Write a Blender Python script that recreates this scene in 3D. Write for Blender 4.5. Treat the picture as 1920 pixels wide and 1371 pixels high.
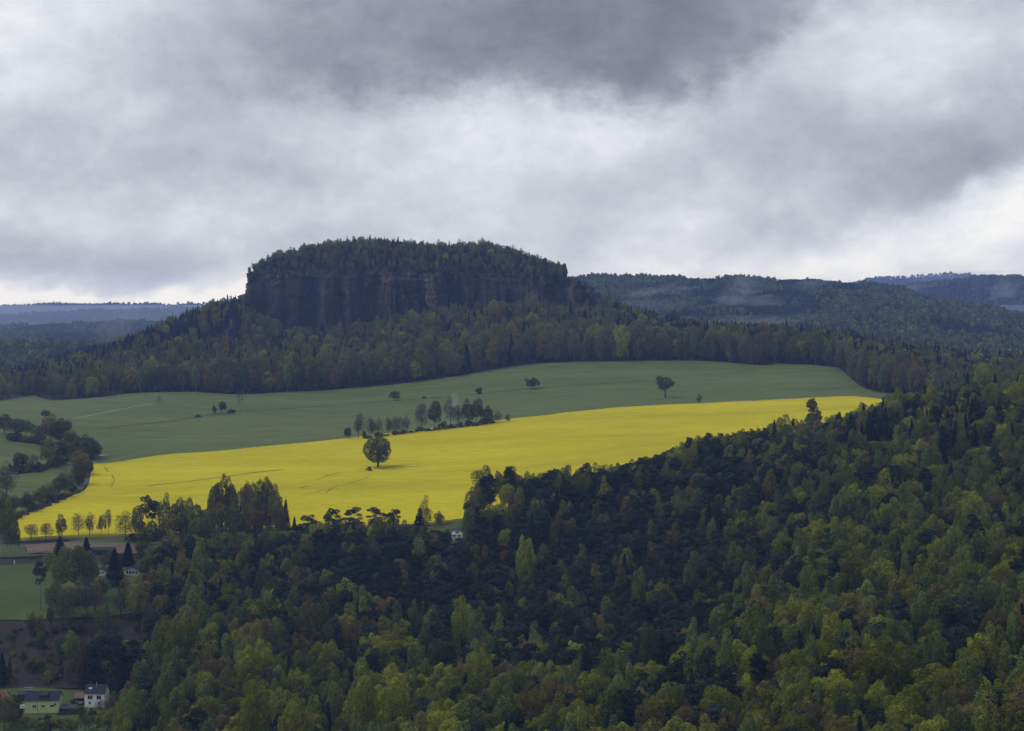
import bpy, bmesh, math, random
import numpy as np
from mathutils import Vector, noise
from mathutils.geometry import delaunay_2d_cdt

R = math.radians
SC = bpy.context.scene
for o in list(bpy.data.objects):
    bpy.data.objects.remove(o)
rng = np.random.default_rng(11)
random.seed(5)

# ------------------------------------------------------------------ camera, sky, sun, exposure
F, PX0, PYH = 3348.0, 960.0, 540.0            # focal length in photo pixels, centre column, eye level row
cam_d = bpy.data.cameras.new("camera")
cam = bpy.data.objects.new("camera", cam_d)
SC.collection.objects.link(cam)
cam.location = (0, 0, 0)
cam.rotation_euler = (R(90), 0, 0)
cam_d.sensor_width = 36
cam_d.lens = 36 * F / 1920
cam_d.shift_y = -(685.5 - PYH) / 1920
cam_d.clip_start = 1
cam_d.clip_end = 60000
SC.camera = cam

SC.view_settings.view_transform = 'Standard'
SC.view_settings.look = 'None'
SC.view_settings.gamma = 1
SC.view_settings.exposure = 0.0
SC.cycles.use_denoising = True
SC.cycles.max_bounces = 6
SC.cycles.diffuse_bounces = 3
SC.cycles.volume_bounces = 0
SC.cycles.transparent_max_bounces = 8
SC.cycles.use_adaptive_sampling = True
SC.cycles.adaptive_threshold = 0.015

SUN_EL, SUN_AZ = R(56), R(-82)               # azimuth from +Y (the view) towards +X

def build_world():
    w = bpy.data.worlds.new("World")
    SC.world = w
    w.use_nodes = True
    nt = w.node_tree
    nt.nodes.clear()
    N, L = nt.nodes.new, nt.links.new

    def sock(v, s):
        if isinstance(v, (int, float)):
            s.default_value = v
        else:
            L(v, s)

    def m(op, a, b=None, c=None, clamp=False):
        n = N('ShaderNodeMath'); n.operation = op; n.use_clamp = clamp
        sock(a, n.inputs[0])
        if b is not None: sock(b, n.inputs[1])
        if c is not None: sock(c, n.inputs[2])
        return n.outputs[0]

    def noise3(vec, scale, detail, rough=.55, dist=0.0):
        n = N('ShaderNodeTexNoise'); n.noise_dimensions = '3D'
        L(vec, n.inputs['Vector'])
        n.inputs['Scale'].default_value = scale
        n.inputs['Detail'].default_value = detail
        n.inputs['Roughness'].default_value = rough
        n.inputs['Distortion'].default_value = dist
        return n
    tc = N('ShaderNodeTexCoord')
    sep = N('ShaderNodeSeparateXYZ'); L(tc.outputs['Generated'], sep.inputs[0])
    X, Y, Z = sep.outputs
    # warp of the direction so that cloud edges are ragged
    mp = N('ShaderNodeMapping'); L(tc.outputs['Generated'], mp.inputs[0])
    mp.inputs['Rotation'].default_value = (0, R(14), 0)
    mp.inputs['Scale'].default_value = (1, 1, 1.45)
    big = noise3(mp.outputs[0], 6.0, 5, .55)
    fine = noise3(mp.outputs[0], 15.0, 9, .60)
    sb = N('ShaderNodeSeparateColor'); L(big.outputs['Color'], sb.inputs[0])
    sf = N('ShaderNodeSeparateColor'); L(fine.outputs['Color'], sf.inputs[0])
    third = noise3(mp.outputs[0], 42.0, 8, .62, .3)
    st = N('ShaderNodeSeparateColor'); L(third.outputs['Color'], st.inputs[0])
    az = m('MULTIPLY', m('ARCTAN2', X, Y), F)
    el = m('MULTIPLY', m('ARCSINE', Z), F)
    wu = m('ADD', m('MULTIPLY', m('SUBTRACT', sb.outputs[0], .5), 260), m('MULTIPLY', m('SUBTRACT', sf.outputs[0], .5), 230))
    wv = m('ADD', m('MULTIPLY', m('SUBTRACT', sb.outputs[1], .5), 130), m('MULTIPLY', m('SUBTRACT', sf.outputs[1], .5), 125))
    U = m('ADD', m('ADD', az, PX0), wu)                # in the units of the photo's pixels at the horizon
    V = m('ADD', m('SUBTRACT', PYH, el), wv)

    def gauss(cx, cy, sx, sy, slope, amp):
        du = m('SUBTRACT', U, cx)
        dv = m('SUBTRACT', m('SUBTRACT', V, cy), m('MULTIPLY', du, slope))
        q = m('ADD', m('POWER', m('ABSOLUTE', m('DIVIDE', du, sx)), 2.0), m('POWER', m('ABSOLUTE', m('DIVIDE', dv, sy)), 2.0))
        return m('MULTIPLY', m('EXPONENT', m('MULTIPLY', q, -.5)), amp)

    def edge(val, w):                                   # 0..1 smooth step of a signed distance
        return m('DIVIDE', 1.0, m('ADD', 1.0, m('EXPONENT', m('DIVIDE', m('MULTIPLY', val, -1.0), w))))
    B = .80
    parts = []
    for g in SKY_BLOBS:
        parts.append(gauss(*g))
    # the big dark cloud base with a sharp lower rim
    e1 = m('MINIMUM', m('SUBTRACT', 188.0, V), m('SUBTRACT', m('SUBTRACT', 188.0, V), m('MULTIPLY', m('SUBTRACT', U, 1240.0), .55)))
    d1 = m('MULTIPLY', edge(m('ADD', e1, m('MULTIPLY', m('SUBTRACT', st.outputs[0], .5), 120.0)), 19.0), m('EXPONENT', m('MULTIPLY', m('POWER', m('ABSOLUTE', m('DIVIDE', m('SUBTRACT', U, 1060.0), 480.0)), 2.0), -.5)))
    d1 = m('MULTIPLY', d1, m('EXPONENT', m('MULTIPLY', m('POWER', m('ABSOLUTE', m('DIVIDE', m('SUBTRACT', V, 160.0), 330.0)), 2.0), -.5)))
    parts.append(m('MULTIPLY', d1, -.29))
    # the grey bank on the right with a slanting rim
    e2 = m('SUBTRACT', m('SUBTRACT', 405.0, V), m('MULTIPLY', m('SUBTRACT', U, 1640.0), .40))
    d2 = m('MULTIPLY', edge(m('ADD', e2, m('MULTIPLY', m('SUBTRACT', st.outputs[1], .5), 70.0)), 11.0), m('EXPONENT', m('MULTIPLY', m('POWER', m('ABSOLUTE', m('DIVIDE', e2, 95.0)), 2.0), -.5)))
    d2 = m('MULTIPLY', d2, edge(m('SUBTRACT', U, 1600.0), 60.0))
    parts.append(m('MULTIPLY', d2, -.17))
    acc = B
    for p in parts:
        acc = m('ADD', acc, p)
    acc = m('ADD', acc, m('MULTIPLY', m('SUBTRACT', sf.outputs[2], .5), .30))
    acc = m('ADD', acc, m('MULTIPLY', m('SUBTRACT', sb.outputs[2], .5), .12))
    acc = m('ADD', acc, m('MULTIPLY', m('SUBTRACT', st.outputs[2], .5), .13))
    acc = m('MINIMUM', m('MAXIMUM', acc, .3), .97)
    tau = m('MINIMUM', m('DIVIDE', 19.1, m('MAXIMUM', el, 5.0)), 1.1)
    low = m('DIVIDE', m('SUBTRACT', m('EXPONENT', tau), 1.0), 2.0)
    lin = m('POWER', acc, 2.2)
    # tint: dark bases violet grey, bright parts nearly white
    cr = N('ShaderNodeValToRGB')
    sock(m('DIVIDE', m('SUBTRACT', acc, .5), .5, clamp=True), cr.inputs[0])
    ce = cr.color_ramp.elements
    ce[0].position = .05; ce[0].color = (.93, .957, 1.20, 1)
    ce[1].position = .98; ce[1].color = (1.0, 1.0, .985, 1)
    for pos, c in ((.45, (.935, .98, 1.15, 1)), (.80, (.965, .995, 1.06, 1))):
        e_ = ce.new(pos); e_.color = c
    mul = N('ShaderNodeVectorMath'); mul.operation = 'SCALE'
    wm = N('ShaderNodeMix'); wm.data_type = 'RGBA'; L(low, wm.inputs['Factor'])
    wm.inputs['A'].default_value = (1, 1, 1, 1); wm.inputs['B'].default_value = (2.75, 2.5, 1.9, 1)
    wv_ = N('ShaderNodeVectorMath'); wv_.operation = 'MULTIPLY'; L(cr.outputs[0], wv_.inputs[0]); L(wm.outputs['Result'], wv_.inputs[1])
    L(wv_.outputs[0], mul.inputs[0]); L(lin, mul.inputs['Scale'])
    sky = N('ShaderNodeTexSky'); sky.sky_type = 'NISHITA'; sky.sun_disc = False
    sky.sun_elevation = SUN_EL; sky.sun_rotation = SUN_AZ
    ns = N('ShaderNodeVectorMath'); ns.operation = 'SCALE'
    L(sky.outputs[0], ns.inputs[0]); ns.inputs['Scale'].default_value = 1.0
    # the clouds' own light at the sky strength of 0.1, with a little blue sky showing through them
    cs = N('ShaderNodeVectorMath'); cs.operation = 'SCALE'
    L(mul.outputs[0], cs.inputs[0]); cs.inputs['Scale'].default_value = 10.0
    mx = N('ShaderNodeMix'); mx.data_type = 'RGBA'; mx.inputs['Factor'].default_value = .97
    L(ns.outputs[0], mx.inputs['A']); L(cs.outputs[0], mx.inputs['B'])
    bg = N('ShaderNodeBackground'); bg.inputs['Strength'].default_value = 0.1
    L(mx.outputs['Result'], bg.inputs['Color'])
    out = N('ShaderNodeOutputWorld'); L(bg.outputs[0], out.inputs[0])

SKY_BLOBS = [  # column, row, half widths, slope, brightness
    (130, 60, 250, 120, 0, .10), (480, 60, 140, 140, .0, -.02),
    (60, 255, 220, 45, -.05, -.07), (300, 335, 150, 26, 0, -.05), (520, 370, 110, 34, 0, -.07),
    (560, 210, 170, 40, -.3, -.05),
    (180, 488, 270, 30, 0, -.11), (200, 556, 420, 20, 0, .16),
    (1160, 245, 140, 55, -.1, .12), (960, 250, 120, 50, 0, .05), (690, 260, 120, 40, 0, .04),
    (400, 385, 60, 22, -.1, .05), (640, 390, 60, 26, -.1, .05), (830, 370, 160, 50, 0, .03),
    (1700, 130, 200, 80, -.1, .035), (1860, 5, 130, 28, 0, -.08),
    (1480, 235, 180, 55, .05, -.10), (1640, 200, 120, 60, -.2, .02),
    (1900, 390, 150, 55, -.35, .13), (1650, 470, 300, 45, 0, .07), (1300, 390, 60, 28, 0, .07),
    (1350, 488, 210, 24, 0, .09), (960, 560, 2500, 26, 0, .08), (1150, 340, 110, 40, 0, -.02),
]
build_world()

sl = bpy.data.lights.new("sun", 'SUN')
sl.energy = 1.3
sl.angle = R(16)
sl.color = (1.0, .965, .91)
so = bpy.data.objects.new("sun", sl)
SC.collection.objects.link(so)
sd = Vector((math.sin(SUN_AZ) * math.cos(SUN_EL), math.cos(SUN_AZ) * math.cos(SUN_EL), math.sin(SUN_EL)))
so.rotation_euler = sd.to_track_quat('Z', 'Y').to_euler()
so.location = (0, 0, 400)

# ------------------------------------------------------------------ helpers
COL = SC.collection

def tag(o, label=None, cat=None, group=None, kind=None):
    if label: o['label'] = label
    if cat: o['category'] = cat
    if group: o['group'] = group
    if kind: o['kind'] = kind
    return o

def link(o, parent=None):
    COL.objects.link(o)
    if parent is not None:
        o.parent = parent
    return o

def mesh_np(name, verts, faces, mats=(), midx=None, smooth=False):
    """verts (n,3); faces (m,k) array or list"""
    me = bpy.data.meshes.new(name)
    verts = np.asarray(verts, dtype=np.float32)
    if isinstance(faces, np.ndarray):
        k = faces.shape[1]
        me.vertices.add(len(verts)); me.vertices.foreach_set('co', verts.ravel())
        me.loops.add(faces.size); me.loops.foreach_set('vertex_index', faces.astype(np.int32).ravel())
        me.polygons.add(len(faces))
        me.polygons.foreach_set('loop_start', np.arange(0, faces.size, k, dtype=np.int32))
        me.polygons.foreach_set('loop_total', np.full(len(faces), k, dtype=np.int32))
    else:
        me.from_pydata(verts.tolist(), [], faces)
    for mt in mats:
        me.materials.append(mt)
    if midx is not None:
        me.polygons.foreach_set('material_index', np.asarray(midx, dtype=np.int32))
    me.polygons.foreach_set('use_smooth', np.full(len(me.polygons), smooth, dtype=bool))
    me.update(calc_edges=True)
    me.validate()
    return me

def vhash(ix, iy, seed):
    h = (ix.astype(np.int64) * 374761393 + iy.astype(np.int64) * 668265263 + seed * 1442695041) & 0x7fffffff
    h = ((h ^ (h >> 13)) * 1274126177) & 0x7fffffff
    h = h ^ (h >> 16)
    return (h & 0xffff) / 65535.0

def vnoise(x, y, seed=0):
    x = np.asarray(x, dtype=float); y = np.asarray(y, dtype=float)
    ix, iy = np.floor(x), np.floor(y)
    fx, fy = x - ix, y - iy
    fx = fx * fx * (3 - 2 * fx); fy = fy * fy * (3 - 2 * fy)
    a = vhash(ix, iy, seed); b = vhash(ix + 1, iy, seed)
    c = vhash(ix, iy + 1, seed); d = vhash(ix + 1, iy + 1, seed)
    return (a * (1 - fx) + b * fx) * (1 - fy) + (c * (1 - fx) + d * fx) * fy

def fbm(x, y, seed=0, octs=4, gain=.5):
    s, a, t = 0, 1.0, 0
    for i in range(octs):
        s = s + a * (vnoise(x * 2 ** i, y * 2 ** i, seed + 17 * i) - .5)
        t += a; a *= gain
    return s / t * 2          # about -1..1

# ------------------------------------------------------------------ materials
def new_mat(name):
    mt = bpy.data.materials.new(name)
    mt.use_nodes = True
    mt.node_tree.nodes.clear()
    return mt

def surf_mat(name, cols, scale=.1, detail=6, stretch=(1, 1, 1), rough=.85, spec=.15, bump=0, bump_scale=1.0,
             col2=None, scale2=1.5, amt2=.3, metallic=0.0):
    """noise-driven ramp over COLS in object coordinates; a second finer noise multiplies it"""
    mt = new_mat(name)
    nt = mt.node_tree; N, L = nt.nodes.new, nt.links.new
    tc = N('ShaderNodeTexCoord')
    mp = N('ShaderNodeMapping'); L(tc.outputs['Object'], mp.inputs[0]); mp.inputs['Scale'].default_value = stretch
    n1 = N('ShaderNodeTexNoise'); L(mp.outputs[0], n1.inputs['Vector'])
    n1.inputs['Scale'].default_value = scale; n1.inputs['Detail'].default_value = detail; n1.inputs['Roughness'].default_value = .6
    rp = N('ShaderNodeValToRGB'); L(n1.outputs['Fac'], rp.inputs[0])
    el = rp.color_ramp.elements
    k = len(cols)
    if k == 1: cols = [cols[0], cols[0]]; k = 2
    while len(el) < k: el.new(.5)
    for i, c in enumerate(cols):
        el[i].position = .32 + .36 * i / (k - 1); el[i].color = (*c, 1)
    n2 = N('ShaderNodeTexNoise'); L(mp.outputs[0], n2.inputs['Vector'])
    n2.inputs['Scale'].default_value = scale2; n2.inputs['Detail'].default_value = 4
    mr = N('ShaderNodeMapRange'); L(n2.outputs['Fac'], mr.inputs[0])
    mr.inputs[1].default_value = .3; mr.inputs[2].default_value = .7
    mr.inputs[3].default_value = 1 - amt2; mr.inputs[4].default_value = 1 + amt2
    sc = N('ShaderNodeVectorMath'); sc.operation = 'SCALE'
    L(rp.outputs[0], sc.inputs[0]); L(mr.outputs[0], sc.inputs['Scale'])
    bs = N('ShaderNodeBsdfPrincipled')
    L(sc.outputs[0], bs.inputs['Base Color'])
    bs.inputs['Roughness'].default_value = rough
    bs.inputs['Specular IOR Level'].default_value = spec
    bs.inputs['Metallic'].default_value = metallic
    if bump:
        n3 = N('ShaderNodeTexNoise'); L(mp.outputs[0], n3.inputs['Vector'])
        n3.inputs['Scale'].default_value = bump_scale; n3.inputs['Detail'].default_value = 5
        bp = N('ShaderNodeBump'); bp.inputs['Strength'].default_value = 1; bp.inputs['Distance'].default_value = bump
        L(n3.outputs['Fac'], bp.inputs['Height']); L(bp.outputs[0], bs.inputs['Normal'])
    out = N('ShaderNodeOutputMaterial'); L(bs.outputs[0], out.inputs[0])
    return mt

def leaf_mat(name, c0, c1, c2, trans=.3, vmin=.7, vmax=1.3):
    """foliage: each tree takes its own tint from its object's random number, leaves vary a little within it"""
    mt = new_mat(name)
    nt = mt.node_tree; N, L = nt.nodes.new, nt.links.new
    oi = N('ShaderNodeObjectInfo')
    rp = N('ShaderNodeValToRGB'); L(oi.outputs['Random'], rp.inputs[0])
    el = rp.color_ramp.elements
    el[0].position = 0; el[0].color = (*c0, 1)
    el[1].position = 1; el[1].color = (*c2, 1)
    e = el.new(.5); e.color = (*c1, 1)
    # brightness from another scramble of the same number
    mm = N('ShaderNodeMath'); mm.operation = 'MULTIPLY'; L(oi.outputs['Random'], mm.inputs[0]); mm.inputs[1].default_value = 37.31
    fr = N('ShaderNodeMath'); fr.operation = 'FRACT'; L(mm.outputs[0], fr.inputs[0])
    mr = N('ShaderNodeMapRange'); L(fr.outputs[0], mr.inputs[0]); mr.inputs[3].default_value = vmin; mr.inputs[4].default_value = vmax
    tc = N('ShaderNodeTexCoord')
    n1 = N('ShaderNodeTexNoise'); L(tc.outputs['Object'], n1.inputs['Vector'])
    n1.inputs['Scale'].default_value = .9; n1.inputs['Detail'].default_value = 3
    mr2 = N('ShaderNodeMapRange'); L(n1.outputs['Fac'], mr2.inputs[0])
    mr2.inputs[1].default_value = .3; mr2.inputs[2].default_value = .7; mr2.inputs[3].default_value = .65; mr2.inputs[4].default_value = 1.35
    mu = N('ShaderNodeMath'); mu.operation = 'MULTIPLY'; L(mr.outputs[0], mu.inputs[0]); L(mr2.outputs[0], mu.inputs[1])
    sc = N('ShaderNodeVectorMath'); sc.operation = 'SCALE'; L(rp.outputs[0], sc.inputs[0]); L(mu.outputs[0], sc.inputs['Scale'])
    d = N('ShaderNodeBsdfDiffuse'); L(sc.outputs[0], d.inputs[0])
    t = N('ShaderNodeBsdfTranslucent'); L(sc.outputs[0], t.inputs[0])
    mx = N('ShaderNodeMixShader'); mx.inputs[0].default_value = trans
    L(d.outputs[0], mx.inputs[1]); L(t.outputs[0], mx.inputs[2])
    out = N('ShaderNodeOutputMaterial'); L(mx.outputs[0], out.inputs[0])
    return mt

M = {}
M['floor'] = surf_mat('forest_floor', [(.016, .014, .011), (.026, .024, .014), (.03, .034, .015)], .05, amt2=.4, scale2=.6)
M['hillfloor'] = surf_mat('hill_floor', [(.018, .024, .015), (.03, .038, .018), (.045, .052, .022)], .006, amt2=.3, scale2=.05)
M['green'] = surf_mat('green_crop', [(.072, .102, .024), (.086, .118, .027), (.102, .130, .032)], .010, detail=9, stretch=(.35, 1.8, 1), amt2=.22, scale2=.12, rough=.9)
M['yellow'] = surf_mat('rape_blossom', [(.39, .345, .006), (.47, .41, .007), (.54, .465, .008)], .012, stretch=(.5, 2.2, 1), amt2=.12, scale2=.22, rough=.9, spec=.05, bump=.5, bump_scale=.9)
M['meadow'] = surf_mat('meadow_grass', [(.034, .058, .011), (.050, .080, .014), (.076, .104, .020)], .03, amt2=.15, scale2=.8)  # grass tones darkened, a cloud's shadow put into the colour
M['sand'] = surf_mat('bare_soil', [(.07, .058, .036), (.15, .11, .075), (.10, .08, .05)], .06, amt2=.25, scale2=.6)  # soil tones lowered too, with the same cloud shadow in them
M['scrub'] = surf_mat('scrub_slope', [(.016, .013, .010), (.030, .021, .015), (.026, .028, .012)], .09, amt2=.45, scale2=.7)
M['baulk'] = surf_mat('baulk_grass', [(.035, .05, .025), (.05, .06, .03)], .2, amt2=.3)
M['track'] = surf_mat('trodden_crop_and_shadow', [(.11, .105, .02), (.16, .15, .022)], .2, amt2=.3)  # gaps in the crop, also the painted shadow beside the lone tree
M['paletrack'] = surf_mat('pale_track', [(.17, .20, .12), (.22, .24, .15)], .2, amt2=.2)
M['asphalt'] = surf_mat('asphalt', [(.06, .06, .062), (.085, .085, .088)], .3, amt2=.1)
M['bark'] = surf_mat('bark', [(.030, .024, .018), (.055, .045, .034)], .6, stretch=(1, 1, .2), amt2=.3, scale2=3)
M['birchbark'] = surf_mat('birch_bark', [(.06, .06, .05), (.20, .20, .18), (.30, .30, .27)], 1.4, stretch=(.6, .6, 2), amt2=.2, scale2=3)
M['pinebark'] = surf_mat('pine_bark', [(.045, .032, .024), (.11, .062, .038)], .4, stretch=(1, 1, .3), amt2=.3, scale2=3)

M['pine'] = leaf_mat('pine_needles', (.023, .036, .027), (.029, .043, .032), (.042, .056, .036), .08, .7, 1.3)
M['spruce'] = leaf_mat('spruce_needles', (.019, .030, .024), (.024, .036, .029), (.030, .044, .032), .05, .75, 1.25)
M['beech'] = leaf_mat('beech_leaves', (.185, .200, .024), (.255, .275, .028), (.140, .152, .022), .35, .60, 1.3)
M['birch'] = leaf_mat('birch_leaves', (.090, .120, .040), (.125, .158, .042), (.172, .188, .034), .3, .62, 1.3)
M['oak'] = leaf_mat('oak_buds', (.145, .142, .036), (.155, .116, .046), (.175, .185, .036), .25, .65, 1.25)
M['bare'] = leaf_mat('bare_twigs', (.085, .068, .050), (.095, .072, .054), (.088, .082, .048), .2, .75, 1.2)
M['lone'] = leaf_mat('lime_leaves', (.078, .092, .024), (.085, .100, .025), (.090, .106, .026), .25, .85, 1.1)
M['bush'] = leaf_mat('bush_leaves', (.066, .080, .028), (.078, .086, .026), (.052, .068, .026), .25, .8, 1.2)
M['blossom'] = leaf_mat('blossom', (.42, .34, .30), (.42, .36, .33), (.45, .38, .35), .2, .9, 1.1)
M['thuja'] = leaf_mat('thuja_scales', (.012, .019, .012), (.014, .022, .013), (.016, .024, .014), .05, .9, 1.1)
M['farwood'] = leaf_mat('distant_leaves', (.090, .102, .042), (.115, .142, .044), (.175, .200, .048), .1, .7, 1.3)
M['farcon'] = leaf_mat('distant_needles', (.022, .034, .026), (.028, .042, .030), (.042, .054, .030), .05, .7, 1.3)

# ------------------------------------------------------------------ terrain
def W(px, py, y):
    return ((px - PX0) * y / F, y, -(py - PYH) * y / F)

CTRL = [W(*c) for c in [
    # rapeseed field
    (30, 985, 895), (150, 925, 980), (170, 880, 1075), (195, 868, 1110), (800, 979, 890), (700, 880, 1040), (600, 825, 1150),
    (950, 790, 1190), (1150, 770, 1225), (1350, 757, 1255), (1600, 745, 1290), (1700, 744, 1290), (1200, 852, 1040), (1450, 806, 1120),
    (400, 905, 1000), (400, 960, 910), (300, 845, 1120), (880, 930, 950), (1650, 765, 1190),
    # green fields
    (300, 800, 1230), (300, 740, 1430), (90, 752, 1420), (10, 747, 1490), (500, 737, 1450), (700, 725, 1460), (860, 705, 1480),
    (1000, 683, 1510), (1150, 678, 1525), (1300, 677, 1535), (1450, 683, 1520), (1560, 686, 1510), (1600, 703, 1440), (1650, 737, 1330),
    (1740, 745, 1290), (1248, 746, 1310), (740, 752, 1390), (1000, 729, 1400), (1400, 720, 1400),
    (100, 862, 1060), (30, 932, 960), (20, 800, 1200), (60, 880, 1050), (-150, 940, 960), (-200, 800, 1220), (-200, 745, 1480),
    # near wooded hill, its crest on the right
    (900, 955, 800), (1000, 952, 805), (1100, 948, 810), (1250, 903, 830), (1400, 868, 860), (1500, 850, 880), (1650, 822, 905),
    (1800, 785, 915), (1920, 765, 920), (2150, 735, 930), (1250, 880, 950), (1450, 850, 960), (1650, 812, 1010), (1850, 775, 1060), (2100, 750, 1060),
    (800, 1026, 820), (600, 1034, 830), (400, 1040, 835), (280, 1016, 862), (100, 1012, 862), (0, 1012, 868), (-200, 1015, 870),
    (850, 1013, 850), (700, 1012, 855), (560, 1018, 850),
    (900, 1513, 430), (1250, 1525, 400), (1600, 1535, 370), (2000, 1535, 360), (400, 1486, 520), (900, 1293, 600), (900, 1140, 715), (1250, 1110, 700),
    (600, 1290, 600), (600, 1150, 710), (1250, 1270, 560), (1600, 1210, 520), (1600, 1000, 680), (1900, 1180, 520), (1900, 960, 680), (2200, 960, 680),
    (350, 1130, 740), (350, 1260, 640),
    # village terrace and the slope below it
    (100, 1032, 835), (150, 1062, 795), (300, 1060, 800), (50, 1062, 795), (50, 1160, 722), (200, 1168, 716), (-150, 1160, 722), (-150, 1062, 795),
    (100, 1235, 690), (100, 1290, 665), (260, 1240, 690), (-150, 1240, 690), (82, 1334, 650), (180, 1322, 655), (100, 1378, 620), (-150, 1335, 650), (280, 1330, 650),
    (100, 1600, 480), (-200, 1600, 480),
]]
CTRL += [(0, 200, -132), (-200, 250, -150), (250, 200, -120), (0, -300, -125), (500, -300, -110), (-500, -300, -150), (-500, 300, -155), (500, 300, -112), (600, 700, -85), (700, 1100, -75),
         (-700, 800, -140), (-700, 1200, -112)]
# talus of the table mountain and what falls off from it
for px, py, y in [(440, 555, 1800), (380, 576, 1800), (300, 606, 1800), (200, 642, 1800), (130, 668, 1790), (60, 690, 1770), (0, 705, 1750),
                  (1115, 552, 1815), (1180, 578, 1800), (1250, 600, 1780), (1350, 606, 1720), (1450, 612, 1670), (1560, 632, 1620), (1650, 648, 1580),
                  (1750, 668, 1540), (1900, 692, 1500), (2100, 705, 1480)]:
    x, yy, z = W(px, py, y)
    CTRL.append((x, yy, z - 16))
for x, y, z in [(-286, 1880, -34), (-230, 1800, -50), (-190, 1785, -54), (-140, 1780, -46), (-95, 1780, -34), (-40, 1785, -27), (20, 1795, -25), (80, 1820, -24),
                (-100, 1880, -20), (-250, 1640, -72), (-100, 1620, -58), (50, 1640, -50), (180, 1680, -56), (300, 1640, -60), (0, 2000, -40), (-250, 2000, -55),
                (-500, 2100, -98), (-250, 2150, -95), (0, 2150, -90), (250, 2150, -90), (500, 2100, -92), (250, 1950, -68),
                (-800, 2000, -104), (-750, 1700, -104), (800, 2000, -95), (800, 1600, -88), (-900, 2600, -100), (0, 2600, -95), (900, 2600, -100), (-420, 1600, -84), (450, 1430, -76), (330, 1380, -75)]:
    CTRL.append((x, y, z))
CT = np.array(CTRL, dtype=float)
SX = 300.0
def _tps(d2):
    return .5 * d2 * np.log(d2 + 1e-9)
_P = CT[:, :2] / SX
_n = len(_P)
_A = np.zeros((_n + 3, _n + 3))
_A[:_n, :_n] = _tps(((_P[:, None] - _P[None]) ** 2).sum(-1)) + np.eye(_n) * .002
_A[:_n, _n] = 1; _A[:_n, _n + 1:] = _P
_A[_n, :_n] = 1; _A[_n + 1:, :_n] = _P.T
_b = np.zeros(_n + 3); _b[:_n] = CT[:, 2]
_w = np.linalg.solve(_A, _b)
def near_h(x, y):
    x = np.asarray(x, float).ravel(); y = np.asarray(y, float).ravel()
    x = np.clip(x, -1000, 1000); y = np.clip(y, -400, 2700)
    out = np.empty(len(x))
    for i in range(0, len(x), 20000):
        q = np.stack([x[i:i + 20000], y[i:i + 20000]], 1) / SX
        d2 = ((q[:, None] - _P[None]) ** 2).sum(-1)
        out[i:i + 20000] = _tps(d2) @ _w[:_n] + _w[_n] + q @ _w[_n + 1:]
    return out

RIDGES = [  # crest distance, front width, back width, crest rows over columns of the photo
    (2350, 110, 220, [(-300, 646), (0, 640), (100, 638), (190, 637), (330, 648), (500, 670), (700, 740)]),
    (3700, 420, 500, [(-300, 606), (0, 607), (100, 600), (250, 598), (330, 594), (420, 590), (600, 600), (800, 640)]),
    (5400, 520, 600, [(-300, 588), (0, 587), (60, 583), (130, 580), (260, 577), (380, 576), (560, 582), (900, 600)]),
    (8800, 900, 800, [(-400, 571), (0, 574), (30, 569), (80, 566), (130, 567), (180, 569), (370, 571), (600, 572), (1200, 575), (2400, 570)]),
    (3500, 650, 500, [(450, 700), (800, 575), (1000, 522), (1060, 517), (1110, 514), (1150, 512), (1180, 507), (1230, 508), (1280, 506), (1340, 508), (1380, 511), (1410, 515), (1480, 515), (1550, 518), (1620, 521), (1670, 527), (1720, 539), (1790, 560), (1900, 596)]),
    (3050, 300, 330, [(700, 720), (900, 640), (1060, 590), (1180, 577), (1280, 563), (1350, 554), (1450, 549), (1560, 547), (1650, 550), (1760, 556), (1850, 566), (1960, 585), (2200, 590)]),
    (2680, 300, 260, [(1000, 740), (1200, 660), (1330, 618), (1450, 598), (1550, 586), (1650, 579), (1720, 580), (1800, 592), (1920, 612), (2100, 625), (2300, 620)]),
    (5200, 600, 700, [(1250, 720), (1500, 600), (1600, 562), (1650, 543), (1700, 533), (1750, 525), (1800, 521), (1860, 518), (1920, 518), (2100, 514), (2500, 520)]),
    (10300, 800, 700, [(1000, 620), (1300, 570), (1500, 548), (1600, 525), (1640, 520), (1700, 518), (1780, 515), (1830, 517), (1920, 522), (2100, 518), (2500, 530)]),
]
def far_h(x, y):
    x = np.asarray(x, float).ravel(); y = np.asarray(y, float).ravel()
    base = np.interp(y, [2000, 2600, 4000, 6500, 11600], [-94, -98, -118, -150, -230])
    h = base + 3 * fbm(x / 180, y / 180, 3)
    for yc, wf, wb, prof in RIDGES:
        px = PX0 + F * x / np.maximum(y, 500)
        pp = np.array(prof, float)
        zt = -(np.interp(px, pp[:, 0], pp[:, 1]) - PYH) * yc / F - 15
        wob = fbm(x / (yc * .12), y / (yc * .12), int(yc)) * .55 * wf
        t = y - yc
        s = np.where(t < 0, (t + np.where(t < 0, wob * np.clip(-t / wf, 0, 1), 0)) / wf, t / wb)
        g = np.exp(-np.abs(s) ** 1.7)
        zt = zt + (4 + yc * .0012) * fbm(x / (yc * .02), y / (yc * .1), int(yc) + 9, 3)
        spur = fbm(x / (yc * .035), y / (yc * .05), int(yc) + 5) * (zt - base) * .22 * np.clip(np.abs(s) * 1.6, 0, 1)
        h = np.maximum(h, base + (zt - base) * g + spur * g)
    return h

def H(x, y):
    x = np.asarray(x, float).ravel(); y = np.asarray(y, float).ravel()
    n = near_h(x, y) + .5 * fbm(x / 23, y / 23, 9)
    f = far_h(x, y)
    t = np.clip((y - 2080) / 220, 0, 1); t = t * t * (3 - 2 * t)
    s = np.clip((np.abs(x) - 620) / 300, 0, 1) * np.clip((y - 1500) / 300, 0, 1)
    return n * (1 - t) + f * t

def h1(x, y):
    return float(H([x], [y])[0])

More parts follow.
